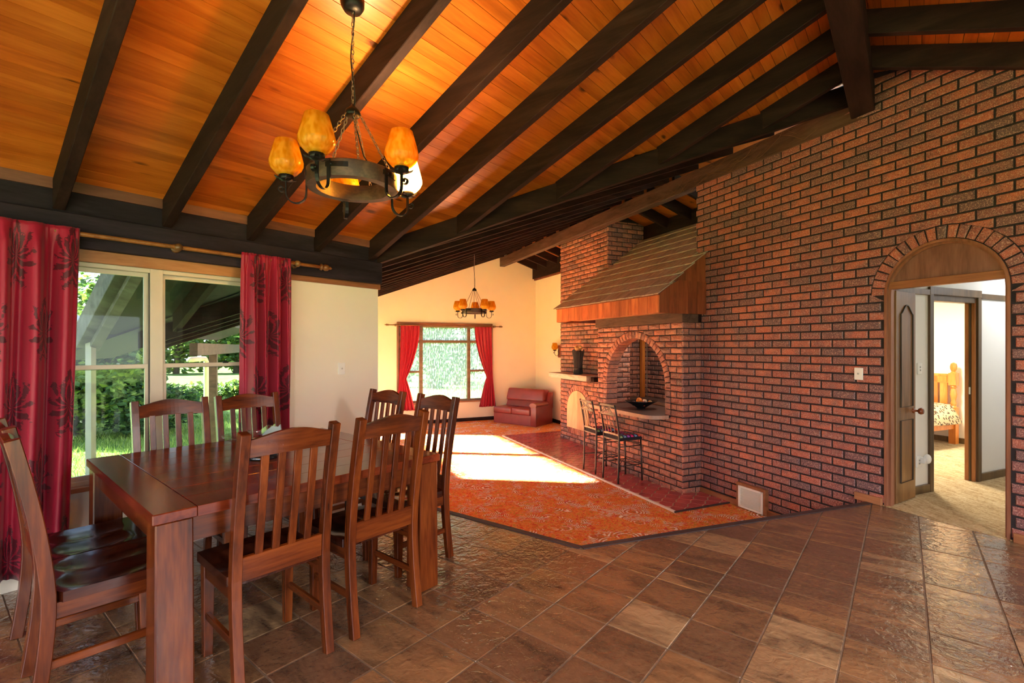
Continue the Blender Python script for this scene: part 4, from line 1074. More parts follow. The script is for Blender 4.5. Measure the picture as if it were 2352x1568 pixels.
o = MB().box(7.80, 9.32, 4.92, 5.285, .86, .965, LV).obj('mantel_shelf', M['mantel'], fp, 'w', False, .006); rotx(o, ANG_A)
MB().box(7.70, 7.86, 5.02, 5.28, .85, .94, LV).obj('mantel_corbel', M['beam'], fp, 'w', False, .004)
# ------------------------------------------------------------------ brick bar
bar = empty('brick_bar', LV(6.1, 4.9, CARP)); tag(bar, 'rock-faced brick bar with an arched serving opening', 'bar')
BU, BR, BSp, BB = 6.175, .72, .93, .49
arcs = [BU - (BR + .012) * math.cos(math.pi * i / 20) for i in range(21)]
mb = MB(); FB = lambda u, k, z: LV(u, 4.762 + k * .2, z)
def zl(u): return CARP if (u <= BU - BR - .012 or u >= BU + BR + .012) else BSp + math.sqrt(max(0, (BR + .012) ** 2 - (u - BU) ** 2))
core_strips(mb, FB, [5.112] + [a for a in arcs] + [7.16], zl, lambda u: 1.85)
core_strips(mb, FB, [BU - BR - .013, BU + BR + .013], lambda u: CARP, lambda u: BB)
mb.box(5.112, 5.3, 4.95, 5.08, CARP, 1.95, LV).box(6.98, 7.16, 4.95, 5.3, CARP, 1.95, LV)
mb.obj('core', M['mortar'], bar)
orgB = LV(5.10, 4.75)
bk = Bricks(M['rock'], M['rock_i'], True)
cb = arch_w(BU - 5.10, BSp, BR + .108, BB, BR + .108)
bk.run(orgB, ANG_A, 7.17 - 5.10, CARP, 1.85, cut=cb, depth=.02, shift=.02)
bk.voussoirs(orgB, ANG_A, BU - 5.10, BSp, BR, BR + .104, 31, depth=.215)
z = BB + .06
while z < BSp - .03:
    for sg in (-1, 1):
        x0_ = BU - 5.10 + sg * BR; x1_ = BU - 5.10 + sg * (BR + .103); lo_, hi_ = min(x0_, x1_), max(x0_, x1_)
        bk.add(orgB, ANG_A, [(lo_, z), (hi_, z), (hi_, min(z + .076, BSp - .004)), (lo_, min(z + .076, BSp - .004))], .215, .003, .008)
    z += .0874
bk.run(LV(5.10, 5.08), ANG_SIDE, 5.08 - 4.75, CARP, 1.85, depth=.02, shift=.1)
bk.run(LV(6.968, 5.3), ANG_SIDE, .34, .55, 1.85, depth=.01, shift=.05)
bk.build(bar)
o = MB().box(5.07, 7.19, 4.715, 5.0, 1.85, 2.06, LV).obj('header_beam', M['beam_brown'], bar, 'w', False, .006); rotx(o, ANG_A)
MB().box(5.085, 5.11, 4.75, 5.07, 1.85, 2.06, LV).obj('header_end', M['beam'], bar)
# counter top with rounded end
cpts = [(7.02, 4.47), (7.02, 5.42), (5.47, 5.42), (5.47, 4.95), (5.385, 4.765)]
cpts = [(6.99, 4.45)] + [(5.60 - .225 * math.sin(math.pi / 2 * i / 8), 4.45 + .225 * (1 - math.cos(math.pi / 2 * i / 8))) for i in range(9)] + [(5.375, 4.748), (5.462, 4.748), (5.462, 5.42), (6.99, 5.42)]
MB().prism(cpts, LV, .497, .545).obj('counter_top', M['laminate'], bar)
epts = [LV(a, b, .521) for a, b in cpts[:11]]
MB().sweep(epts, [(-.004, -.026), (.004, -.026), (.004, .026), (-.004, .026)], False, (0, 0, 1)).obj('counter_edge', M['laminate_edge'], bar)
# back bar
bb = empty('back_counter', LV(6.3, 6.0, CARP)); tag(bb, 'back counter with orange lining boards inside the bar', 'counter')
MB().box(5.25, 7.60, 5.72, 6.19, .50, .55, LV).obj('top', M['laminate'], bb, 'w', False, .004); MB().box(5.25, 7.60, 5.712, 5.722, .50, .55, LV).obj('edge', M['laminate_edge'], bb)
for k in range(24): MB().box(5.26 + k * .097, 5.352 + k * .097, 5.76, 5.775, CARP, .50, LV).obj('lining_board', M['frame_orange'], bb)
o = MB().box(7.50, 7.57, 5.98, 6.05, .55, 2.35, LV).obj('timber_post', M['bedwood'], None, 'w', False, .003); tag(o, 'orange timber post standing on the back counter', 'post')
blp = empty('bar_fill_lamp', LV(6.3, 5.45, 1.84)); tag(blp, 'small dome lamp added inside the bar arch to brighten the niche', 'lamp')  # lamp added to brighten the dark inside of the bar
MB().lathe([(.10, 0), (.095, .03), (.05, .07), (.012, .08), (.012, .26)], 16, LV(6.3, 5.45, 1.80)).obj('shade', M['metal'], blp, 'w', True)
ld = bpy.data.lights.new('bar_fill', 'POINT'); ld.energy = 14; ld.color = (1, .82, .6); ld.shadow_soft_size = .05
lo = bpy.data.objects.new('bar_fill', ld); COL.objects.link(lo); lo.parent = blp; lo.location = (0, 0, -.07)
sh = empty('bar_shelves', LV(6.3, 6.1, .9)); tag(sh, 'two glass shelves on metal brackets inside the bar', 'shelf')
for zz in (1.03, 1.27): MB().box(5.4, 6.75, 5.95, 6.185, zz, zz + .01, LV).obj('glass_shelf', M['clearglass'], sh)
for uu in (5.75, 6.5):
    MB().box(uu - .012, uu + .012, 6.17, 6.19, .56, 1.9, LV).obj('upright', M['alu'], sh)
    for zz in (1.03, 1.27): MB().prism([(6.18, zz - .06), (6.18, zz - .002), (5.97, zz - .002)], lambda a, b, k: LV(uu + k, a, b), -.006, .006).obj('bracket', M['metal'], sh)
bk = Bricks(M['rock'], M['rock_i'], True)
bk.run(LV(5.05, 6.176), ANG_A, 7.60 - 5.05, CARP, 2.6, depth=.008, gap=.012)
bkw = bk.build(wallS, 120)
o = MB().box(5.05, 7.60, 6.186, 6.205, CARP, 2.62, LV).obj('mortar_bed', M['mortar'], wallS)
# ------------------------------------------------------------------ shingled canopy
cn = empty('canopy', LV(6.4, 4.9, 1.96)); tag(cn, 'shingled canopy with cedar fascia boards over the bar', 'canopy')
zc = lambda v: 2.195 + .748 * (v - 4.26)
def deck(u0_, u1_, v1_):
    return MB().quad8([LV(u0_, 4.25, zc(4.25)), LV(u1_, 4.25, zc(4.25)), LV(u1_, v1_, zc(v1_)), LV(u0_, v1_, zc(v1_)), LV(u0_, 4.25, zc(4.25) + .02), LV(u1_, 4.25, zc(4.25) + .02), LV(u1_, v1_, zc(v1_) + .02), LV(u0_, v1_, zc(v1_) + .02)])
d_ = MB()
for a, b, vv in ((5.01, 5.2, 5.075), (5.2, 7.61, 6.12), (7.61, 7.76, 5.268)):
    q = deck(a, b, vv); k = len(d_.v); d_.v += q.v; d_.f += [[k + i for i in f] for f in q.f]
d_.obj('deck', M['cedar_dk'], cn)
rnd = random.Random(4); nrow = 10; v = 4.215; ex = .192
for rI in range(nrow):
    v0_ = v + rI * ex; u = 4.965 - rnd.uniform(0, .1)
    while u < 7.80:
        w = rnd.choice((.11, .13, .15, .17)); ua_, ub_ = max(u, 4.97), min(u + w - .005, 7.80); u += w
        um = (ua_ + ub_) / 2
        vmax = 5.07 if um < 5.2 else (6.11 if um < 7.61 else 5.262)
        v1_ = min(v0_ + ex * 1.25, vmax)
        if ub_ - ua_ < .02 or v1_ - v0_ < .03: continue
        j = rnd.uniform(-.006, .004); va_ = v0_ + j
        t0, t1 = .050, .024
        q = []
        for base in (-.014, 0):
            for (a, b, t) in ((ua_, va_, t0), (ub_, va_, t0), (ub_, v1_, t1), (ua_, v1_, t1)): q.append(LV(a, b, zc(b) + t + base))
        o = MB().quad8(q).obj('shingle', M['shingle'], cn); rotx(o, ANG_A)
nb = 13
for k in range(nb):
    a = 5.0 + k * (7.74 - 5.0) / nb; b = 5.0 + (k + 1) * (7.74 - 5.0) / nb - .003
    MB().box(a, b, 4.25, 4.268, 1.957 + rnd.uniform(-.004, .004), zc(4.25) + .0, LV).obj('fascia_board', M['cedar'], cn, 'w', False, .002)
nb = 5
for tier, (za_, zb2) in enumerate(((1.957, 2.40), (2.385, 2.82))):
    for k in range(nb):
        a = 4.27 + k * (5.072 - 4.27) / nb; b = 4.27 + (k + 1) * (5.072 - 4.27) / nb - .003
        ta, tb = min(zb2, zc(a)), min(zb2, zc(b))
        if max(ta, tb) - za_ < .02: continue
        ta, tb = max(ta, za_ + .002), max(tb, za_ + .002)
        u_ = 5.0 if tier == 0 else 5.012
        MB().quad8([LV(u_, a, za_), LV(u_, b, za_), LV(u_ + .018, b, za_), LV(u_ + .018, a, za_), LV(u_, a, ta), LV(u_, b, tb), LV(u_ + .018, b, tb), LV(u_ + .018, a, ta)]).obj('side_board', M['cedar_dk'], cn)
MB().box(5.02, 7.72, 4.27, 4.74, 1.99, 2.005, LV).obj('soffit_lining', M['frame_orange'], cn)
MB().box(7.722, 7.74, 4.27, 5.26, 1.957, 2.16, LV).obj('end_board', M['cedar_dk'], cn)
# ------------------------------------------------------------------ mantel vase and bowl
vz = empty('twig_vase', LV(8.36, 5.08, .965)); tag(vz, 'dark twig vase of dried flowers standing on the mantel shelf', 'vase')
mb = MB(); rnd = random.Random(2)
mb.lathe([(.075, 0), (.08, .05), (.07, .15), (.085, .34), (.11, .47), (.10, .47), (.075, .34), (.06, .16)], 18, LV(8.36, 5.08, .966)); mb.obj('body', M['twig'], vz, 'w', True)
for k in range(26):
    a = 2 * math.pi * k / 26; p = lambda r, z: tuple(Vector(LV(8.36, 5.08, .966)) + Vector((r * math.cos(a), r * math.sin(a), z)))
    MB().tube([p(.083, .01), p(.086, .05), p(.077, .15), p(.09, .34), p(.117, .45 + rnd.uniform(0, .05))], .010, 5).obj('twig', M['twig'], vz)
MB().lathe([(.088, .10), (.092, .115), (.088, .13)], 18, LV(8.36, 5.08, .966), None, False).obj('binding', M['black'], vz)
for k in range(9):
    c = Vector(LV(8.36, 5.08, 1.46)) + Vector((rnd.uniform(-.08, .08), rnd.uniform(-.08, .08), rnd.uniform(-.02, .06)))
    MB().ball(c, rnd.uniform(.035, .05), 10, (1, 1, .7)).obj('dried_flower', M['dry'], vz, 'w')
bw = MB(); bc = LV(6.17, 4.90, .546)
bw.lathe([(.05, 0), (.055, .012), (.10, .05), (.20, .115), (.205, .122), (.19, .118), (.09, .062), (.03, .03), (.005, .028)], 26, bc, Matrix.Diagonal((1.25, 1.0, 1.0)) ); bo = bw.obj('fruit_bowl', M['bowl'], None, 'w', True); tag(bo, 'wide shallow black bowl on the bar counter', 'bowl')
bcols = [('orange woven', srgb(206, 120, 40)), ('cream striped', srgb(216, 196, 170)), ('dark brown', srgb(70, 40, 30)), ('tan', srgb(180, 140, 96)), ('rust red', srgb(150, 60, 36))]
for k, (dx, dy, dz, r) in enumerate(((-.03, .0, .155, .05), (.06, .02, .135, .043), (-.11, .01, .115, .04), (.14, .0, .125, .038), (.02, -.08, .115, .04))):
    o = MB().ball((bc[0] + dx, bc[1] + dy, bc[2] + dz - .035), r, 12).obj('decor_ball', plain('decor_' + str(k), bcols[k][1], .7, noise=.4, nscale=30), None, 'w', True)
    tag(o, bcols[k][0] + ' decorative ball lying in the black bowl', 'ball', 'decor balls in the black bowl')
# ------------------------------------------------------------------ dining table
TH = .835
tb = empty('dining_table', (-1.44, 1.935, 0), R(90 - 41)); tag(tb, 'square dark stained dining table with chunky square legs', 'table')
TL = 1.5
for k in range(8):
    w = TL / 8
    MB().box(.16, TL - .16, k * w + .0006, (k + 1) * w - .0006, TH - .045, TH).obj('plank', M['table'], tb, 'l', False, .0012)
for a, b in ((0, .1592), (TL - .1592, TL)): MB().box(a, b, 0, TL, TH - .045, TH).obj('breadboard_end', M['table_y'], tb, 'l', False, .004)
for yy in (.035, TL - .06): MB().box(.1, TL - .1, yy, yy + .025, TH - .155, TH - .045).obj('apron', M['wood_dk_x'], tb, 'l')
for xx in (.035, TL - .06): MB().box(xx, xx + .025, .1, TL - .1, TH - .155, TH - .045).obj('apron', M['wood_dk_y'], tb, 'l')
for lx in (0, 1):
    for ly in (0, 1):
        x0_ = .012 if lx == 0 else TL - .012 - .135; y0_ = .012 if ly == 0 else TL - .012 - .135
        MB().quad8([(x0_ - .004, y0_ - .004, 0), (x0_ + .139, y0_ - .004, 0), (x0_ + .139, y0_ + .139, 0), (x0_ - .004, y0_ + .139, 0), (x0_, y0_, TH - .045), (x0_ + .135, y0_, TH - .045), (x0_ + .135, y0_ + .135, TH - .045), (x0_, y0_ + .135, TH - .045)]).obj('leg', M['wood_dk_z'], tb, 'l', False, .006)
# ------------------------------------------------------------------ dining chairs
def backy(z):      # centre line of the back posts
    if z < .46: return -.20 - .045 * ((.46 - z) / .46) ** 1.6
    return -.20 - .105 * ((z - .46) / .68) ** 1.5
def make_chair():
    r = empty('dining_chair'); Wd = .205
    for sg in (-1, 1):
        pts = [(sg * Wd, backy(z), z) for z in [i * 1.145 / 14 for i in range(15)]]
        mb = MB(); k0 = len(mb.v)
        sec = [(-.021, -.024), (.021, -.024), (.021, .024), (-.021, .024)]
        mb.sweep(pts, sec, False, (0, 1, 0)); mb.obj('back_post', M['wood_dk_z'], r, 'l', False, .003)
        x0_ = sg * .195
        MB().quad8([(x0_ - .02, .17, 0), (x0_ + .02, .17, 0), (x0_ + .02, .205, 0), (x0_ - .02, .205, 0), (x0_ - .024, .155, .455), (x0_ + .024, .155, .455), (x0_ + .024, .21, .455), (x0_ - .024, .21, .455)]).obj('leg', M['wood_dk_z'], r, 'l', False, .003)
        MB().box(sg * .20 - .011, sg * .20 + .011, -.19, .16, .39, .455).obj('side_apron', M['wood_dk_y'], r, 'l')
        MB().box(sg * .20 - .010, sg * .20 + .010, -.215, .175, .185, .22).obj('stretcher', M['wood_dk_y'], r, 'l', False, .003)
    MB().box(-.18, .18, .165, .188, .39, .455).obj('front_apron', M['wood_dk_x'], r, 'l')
    # saddle seat
    nx, ny = 18, 16
    def top(x, y):
        X = -.225 + .45 * x; Y = -.185 + .425 * y
        if Y < -.16 and abs(X) > .17: X *= .76
        bow = .012 * (1 - (2 * x - 1) ** 2) * (1 if y > .99 else 0)
        dip = 0
        for cx in (-.10, .10):
            d = ((X - cx) / .115) ** 2 + ((Y + .0) / .16) ** 2
            dip = max(dip, .014 * max(0, 1 - d) ** .5)
        return (X, Y + bow, .497 - dip)
    mb = MB(); mb.grid(nx, ny, top); n = len(mb.v)
    for j in range(ny + 1):
        for i in range(nx + 1): p = top(i / nx, j / ny); mb.v.append((p[0], p[1], .455))
    for j in range(ny):
        for i in range(nx): a = n + j * (nx + 1) + i; mb.f.append([a, a + nx + 1, a + nx + 2, a + 1])
    ring = [i for i in range(nx + 1)] + [j * (nx + 1) + nx for j in range(1, ny + 1)] + [ny * (nx + 1) + i for i in range(nx - 1, -1, -1)] + [j * (nx + 1) for j in range(ny - 1, 0, -1)]
    for a, b in zip(ring, ring[1:] + ring[:1]): mb.f.append([a, n + a, n + b, b])
    mb.obj('seat', M['seat'], r, 'l', 'auto')
    # lower rail and crest rail
    mb = MB(); y = backy(.55)
    MB().quad8([(-.186, backy(.49) - .012, .475), (.186, backy(.49) - .012, .475), (.186, backy(.49) + .014, .475), (-.186, backy(.49) + .014, .475), (-.186, backy(.58) - .012, .585), (.186, backy(.58) - .012, .585), (.186, backy(.58) + .014, .585), (-.186, backy(.58) + .014, .585)]).obj('lower_rail', M['wood_dk_x'], r, 'l', False, .003)
    mb = MB(); N = 16; zb0 = .985
    def zt(t): return 1.112 + .035 * (max(0, math.sin(math.pi * t)) ** 1.4)
    def zbm(t): return 1.034 + .006 * math.sin(math.pi * t)
    for i in range(N):
        a, b = i / N, (i + 1) / N; xa, xb = -.186 + .372 * a, -.186 + .372 * b; q = []
        ba, bb_ = -.018 * math.sin(math.pi * a), -.018 * math.sin(math.pi * b)
        for (x, z, bw_) in ((xa, zbm(a), ba), (xb, zbm(b), bb_)): pass
        q = [(xa, backy(zbm(a)) - .012 + ba, zbm(a)), (xb, backy(zbm(b)) - .012 + bb_, zbm(b)), (xb, backy(zbm(b)) + .012 + bb_, zbm(b)), (xa, backy(zbm(a)) + .012 + ba, zbm(a)),
             (xa, backy(zt(a)) - .012 + ba, zt(a)), (xb, backy(zt(b)) - .012 + bb_, zt(b)), (xb, backy(zt(b)) + .012 + bb_, zt(b)), (xa, backy(zt(a)) + .012 + ba, zt(a))]
        k = len(mb.v); mb.v += q; mb.f += [[k + 0, k + 3, k + 2, k + 1], [k + 4, k + 5, k + 6, k + 7], [k, k + 1, k + 5, k + 4], [k + 2, k + 3, k + 7, k + 6]]
        if i == 0: mb.f.append([k + 3, k, k + 4, k + 7])
        if i == N - 1: mb.f.append([k + 1, k + 2, k + 6, k + 5])
    mb.obj('crest_rail', M['wood_dk_x'], r, 'l', 'auto')
    for k in range(4):
        x = -.186 + .372 * (k + 1) / 5
        pts = [(x, backy(z) - .010 * math.sin(math.pi * (z - .55) / .5), z) for z in [.575 + i * (1.045 - .575) / 7 for i in range(8)]]
        MB().sweep(pts, [(-.017, -.008), (.017, -.008), (.017, .008), (-.017, .008)], False, (0, 1, 0)).obj('slat', M['wood_dk_z'], r, 'l', False, .002)
    return r
ch0 = make_chair(); km = kidmap()
e1 = Vector((.656, .755, 0)); e2 = Vector((-.755, .656, 0)); TC = Vector((-1.44, 1.935, 0))
CH = [  # e1, e2, facing (vector), label
    (.49, .145, e2, 'dark wooden dining chair pushed in opposite the window, beside the near table corner'),
    (1.04, .150, e2, 'dark wooden dining chair pushed in opposite the window, nearer the lounge'),
    (-.06, .575, e1, 'dark wooden dining chair at the curtain end of the table, farther from the window'),
    (-.06, 1.04, e1, 'dark wooden dining chair at the curtain end of the table, close to the curtain'),
    (1.58, .48, -e1, 'dark wooden dining chair at the lounge end of the table, out on the open tiles'),
    (1.58, 1.115, -e1, 'dark wooden dining chair at the lounge end of the table, near the cream wall'),
    (.47, 1.36, -e2, 'dark wooden dining chair with its back to the middle of the window'),
    (.965, 1.36, -e2, 'dark wooden dining chair with its back to the narrow damask curtain')]
for i, (a, b, fd, lab) in enumerate(CH):
    c = ch0 if i == 0 else copy_tree(ch0, km)
    p = TC + e1 * a + e2 * b; c.location = p; c.rotation_euler = (0, 0, math.atan2(fd.y, fd.x) - math.pi / 2 + (0, .02, -.03, .03, -.02, .03, .0, -.02)[i])
    tag(c, lab, 'chair', 'dining chairs around the square table')
# table centrepiece
dc = TC + e1 * .71 + e2 * .72
cp = empty('glass_centrepiece', (dc.x, dc.y, TH)); tag(cp, 'clear glass dish with fin tips on a blue glass base on the dining table', 'dish')
MB().lathe([(.085, 0), (.09, .01), (.075, .03), (.05, .06), (.07, .085), (.062, .085), (.04, .06), (.02, .05)], 22, (0, 0, .0)).obj('base', M['blueglass'], cp, 'l', True)
MB().lathe([(.03, .085), (.12, .095), (.19, .125), (.205, .14), (.20, .145), (.12, .105), (.02, .095)], 28, (0, 0, 0), Matrix.Diagonal((1.15, .8, 1))).obj('dish', M['clearglass'], cp, 'l', True)
for sx, yy in ((.0, .10), (-.05, .13)):
    MB().prism([(-.09, .12), (.09, .12), (.11, .15), (.10, .19), (.08, .175), (.02, .18), (-.05, .15)], lambda a, b, k: (a * .6 + sx, yy + k, b), -.006, .006).obj('fin', plain('frosted_glass', srgb(150, 158, 164), .2) if sx > -.01 else M['clearglass'], cp, 'l')
for k in range(7):
    a = k * .9; o = MB().ball((dc.x + .05 * math.cos(a) * (1 + .4 * (k % 2)), dc.y + .045 * math.sin(a), TH + .112), .012, 8, (1, 1, .7)).obj('pebble', plain('pebble_%d' % k, srgb(150 + 8 * k, 140 + 6 * k, 130), .5), None, 'w', True)
    tag(o, 'small rounded pebble lying in the clear glass dish', 'pebble', 'pebbles in the glass dish')
# ------------------------------------------------------------------ bar stools
def make_stool():
    r = empty('bar_stool')   # local y forward (towards the bar), back at -y
    by = lambda z: -.20 if z < .66 else -.20 - .085 * ((z - .66) / .50) ** 1.3
    for sg in (-1, 1):
        MB().tube([(sg * .185, by(z) - (.02 * (1 - z / .66) if z < .66 else 0), z) for z in [i * 1.15 / 12 for i in range(13)]], .0135, 10).obj('back_leg', M['stool'], r, 'l', True)
        MB().tube([(sg * .195, .215, 0), (sg * .185, .195, .63)], .0125, 10).obj('front_leg', M['stool'], r, 'l', True)
        for zz in (.25, .53): MB().tube([(sg * .19, -.205, zz), (sg * .19, .20, zz)], .007, 8).obj('side_rail', M['stool'], r, 'l', True)
    for zz in (.255, .555): MB().tube([(-.187, .2, zz), (.187, .2, zz)], .007, 8).obj('front_rail', M['stool'], r, 'l', True)
    MB().tube([(-.187, -.208, .26), (0, -.0, .27), (.187, -.208, .26)], .006, 8).obj('cross_brace', M['stool'], r, 'l', True)
    MB().tube([(-.187, .2, .262), (0, -.0, .272), (.187, .2, .262)], .006, 8).obj('cross_brace', M['stool'], r, 'l', True)
    MB().bar([(-.19, -.205, .625), (.19, -.205, .625), (.19, .2, .625), (-.19, .2, .625)], .018, .018, (0, 0, 1), True).obj('seat_frame', M['stool'], r, 'l')
    def cush(x, y):
        e = min(x, 1 - x, y, 1 - y); k = min(1, e / .10); k = math.sqrt(max(0, 1 - (1 - k) ** 2))
        return (-.20 + .40 * x, -.205 + .42 * y, .635 + .052 * k + .012 * math.sin(math.pi * x) * math.sin(math.pi * y))
    mb = MB().grid(22, 22, cush); n = len(mb.v); mb.v += [(p[0], p[1], .632) for p in mb.v[:n]]
    for j in range(22):
        for i in range(22): a = n + j * 23 + i; mb.f.append([a, a + 23, a + 24, a + 1])
    mb.obj('cushion', M['patch'], r, 'l', 'auto')
    # back: crest, leaf scroll, lower rail, spindles
    def crest(z, bow=.03): return [(-.185 + .37 * t, by(z) - bow * math.sin(math.pi * t), z + .012 * math.sin(math.pi * t)) for t in [i / 10 for i in range(11)]]
    MB().bar(crest(1.125), .012, .030, (0, 0, 1)).obj('crest_rail', M['bronze'], r, 'l')
    MB().bar(crest(.99), .012, .022, (0, 0, 1)).obj('mid_rail', M['bronze'], r, 'l')
    MB().bar(crest(.70, .02), .012, .026, (0, 0, 1)).obj('lower_rail', M['bronze'], r, 'l')
    for sg in (-1, 1):
        pts = []
        for i in range(18):
            t = i / 17; a = t * 4.6
            rr = .052 * (1 - .55 * t); pts.append((sg * (.085 + rr * math.cos(a + 1.2) * 1.2), by(1.06) - .027, 1.06 + rr * math.sin(a + 1.2) * .9))
        MB().bar(pts, .009, .012).obj('scroll', M['bronze'], r, 'l')
        MB().bar([(sg * .17, by(1.02) - .015, 1.0), (sg * .12, by(1.03) - .024, 1.02), (sg * .05, by(1.08) - .029, 1.10), (0, by(1.05) - .03, 1.05)], .008, .02).obj('scroll_leaf', M['bronze'], r, 'l')
    for k in range(4):
        x = -.185 + .37 * (k + 1) / 5; t = (k + 1) / 5
        MB().tube([(x, by(.70) - .02 * math.sin(math.pi * t), .70), (x, by(.85) - .026 * math.sin(math.pi * t), .85), (x, by(.99) - .03 * math.sin(math.pi * t), 1.0)], .006, 6).obj('spindle', M['bronze'], r, 'l', True)
    return r
st0 = make_stool(); km = kidmap()
for i, (u, v, lab) in enumerate(((6.04, 4.445, 'iron bar stool with patchwork seat under the middle of the counter'), (6.60, 4.445, 'iron bar stool with patchwork seat nearer the boarded fireplace'))):
    c = st0 if i == 0 else copy_tree(st0, km)
    c.location = LV(u, v, HZ); c.rotation_euler = (0, 0, math.atan2(S_, C_) - math.pi / 2 + (.03, -.04)[i]); tag(c, lab, 'stool', 'bar stools at the brick bar')
# ------------------------------------------------------------------ chandeliers and sconce
def shade_mb(c, k=1.17):
    pr = [(.030, .0), (.046, .010), (.064, .030), (.0725, .050), (.073, .062), (.067, .088), (.057, .125), (.0475, .158), (.0445, .158), (.054, .125), (.064, .088), (.070, .062), (.0695, .051), (.061, .032), (.043, .013), (.02, .006)]
    return MB().lathe([(a * k, b * k) for a, b in pr], 22, c, None, False)
def links(p, q, pitch=.022, r=.0022, L=.016, Wd=.007):
    p, q = Vector(p), Vector(q); d = q - p; n = max(2, int(d.length / pitch)); ax = d.normalized(); a = ax.orthogonal().normalized(); b = ax.cross(a); mb = MB()
    for i in range(n):
        c = p + d * (i + .5) / n; sd = a if i % 2 else b
        pts = [c + ax * (L * math.sin(t)) + sd * (Wd * math.cos(t)) for t in [2 * math.pi * k / 8 for k in range(8)]]
        mb.tube(pts, r, 4, True)
    return mb
def arm_parts(root, ang, r_in, r_cup, lit, zo=0.0, sc_=1.0):
    ca, sa = math.cos(ang), math.sin(ang); P = lambda r, z, t=0: (r * ca - t * sa, r * sa + t * ca, z)
    mid = (r_in + r_cup) / 2; ra = (r_cup - r_in) / 2
    path = [P(r_in, .035 + zo), P(r_in, -.06 + zo)] + [P(mid - ra * math.cos(t), -.075 + zo - ra * 1.0 * math.sin(t)) for t in [math.pi * k / 10 for k in range(11)]] + [P(r_cup, -.04 + zo), P(r_cup, -.01 + zo)]
    up = Vector((-sa, ca, 0))
    MB().sweep(path, [(-.003, -.009), (.003, -.009), (.003, .009), (-.003, .009)], False, tuple(up)).obj('arm', M['metal'], root, 'l')
    tip = P(r_cup + .004, -.062 + zo); cl = []
    for k in range(12):
        t = k / 11; a = -2.2 + t * 5.6; rr = .017 * (1 - .4 * t); cl.append(P(r_cup + .024 + rr * math.cos(a), -.052 + zo + rr * math.sin(a)))
    MB().sweep(cl, [(-.0025, -.008), (.0025, -.008), (.0025, .008), (-.0025, .008)], False, tuple(up)).obj('arm_curl', M['metal'], root, 'l')
    for k in range(4):
        b = ang + .6 + k * math.pi / 2; cb_, sb_ = math.cos(b), math.sin(b); c = Vector(P(r_cup, -.010 + zo))
        L = [(0, 0, 0), (.025, -.014, .002), (.050, -.010, .010), (.060, 0, .018), (.050, .010, .010), (.025, .014, .002)]
        pl = [c + Vector((x * cb_ - y * sb_, x * sb_ + y * cb_, z)) for x, y, z in L]
        mb = MB(); mb.v = [tuple(p) for p in pl] + [tuple(p + Vector((0, 0, .003))) for p in pl]; mb.f = [list(range(6))[::-1], [6 + i for i in range(6)]] + [[i, (i + 1) % 6, 6 + (i + 1) % 6, 6 + i] for i in range(6)]
        mb.obj('leaf_pan', M['metal'], root, 'l')
    MB().lathe([(.012, -.012), (.034, -.004), (.037, .004), (.037, .026), (.030, .028)], 16, P(r_cup, zo)).obj('cup', M['metal'], root, 'l', True)
    s_ = shade_mb(P(r_cup, .018 + zo)).obj('shade_lit' if lit else 'shade', M['amber_lit'] if lit else M['amber'], root, 'l', True)
    MB().ball(P(r_cup, .075 + zo), .022, 10, (1, 1, 1.5)).obj('bulb', BULB_ON if lit else M['white'], s_, 'l', True)
    MB().lathe([(.012, .02), (.012, .05)], 10, P(r_cup, zo)).obj('lamp_holder', M['black'], s_, 'l', True)
    if lit:
        ld = bpy.data.lights.new('chandelier_bulb', 'POINT'); ld.energy = 44; ld.color = (1, .70, .34); ld.shadow_soft_size = .03
        lo = bpy.data.objects.new('chandelier_bulb', ld); COL.objects.link(lo); lo.parent = root; lo.location = P(r_cup, .14 + zo)
_t = NT('lit_bulb'); _t.set(Emission_Color=(1, .8, .45, 1), Emission_Strength=25.0); BULB_ON = _t.m
M['ringwood'] = wood('ring_wood', srgb(44, 28, 22), srgb(70, 45, 34), srgb(110, 80, 62), 0, 10, .4, .5)
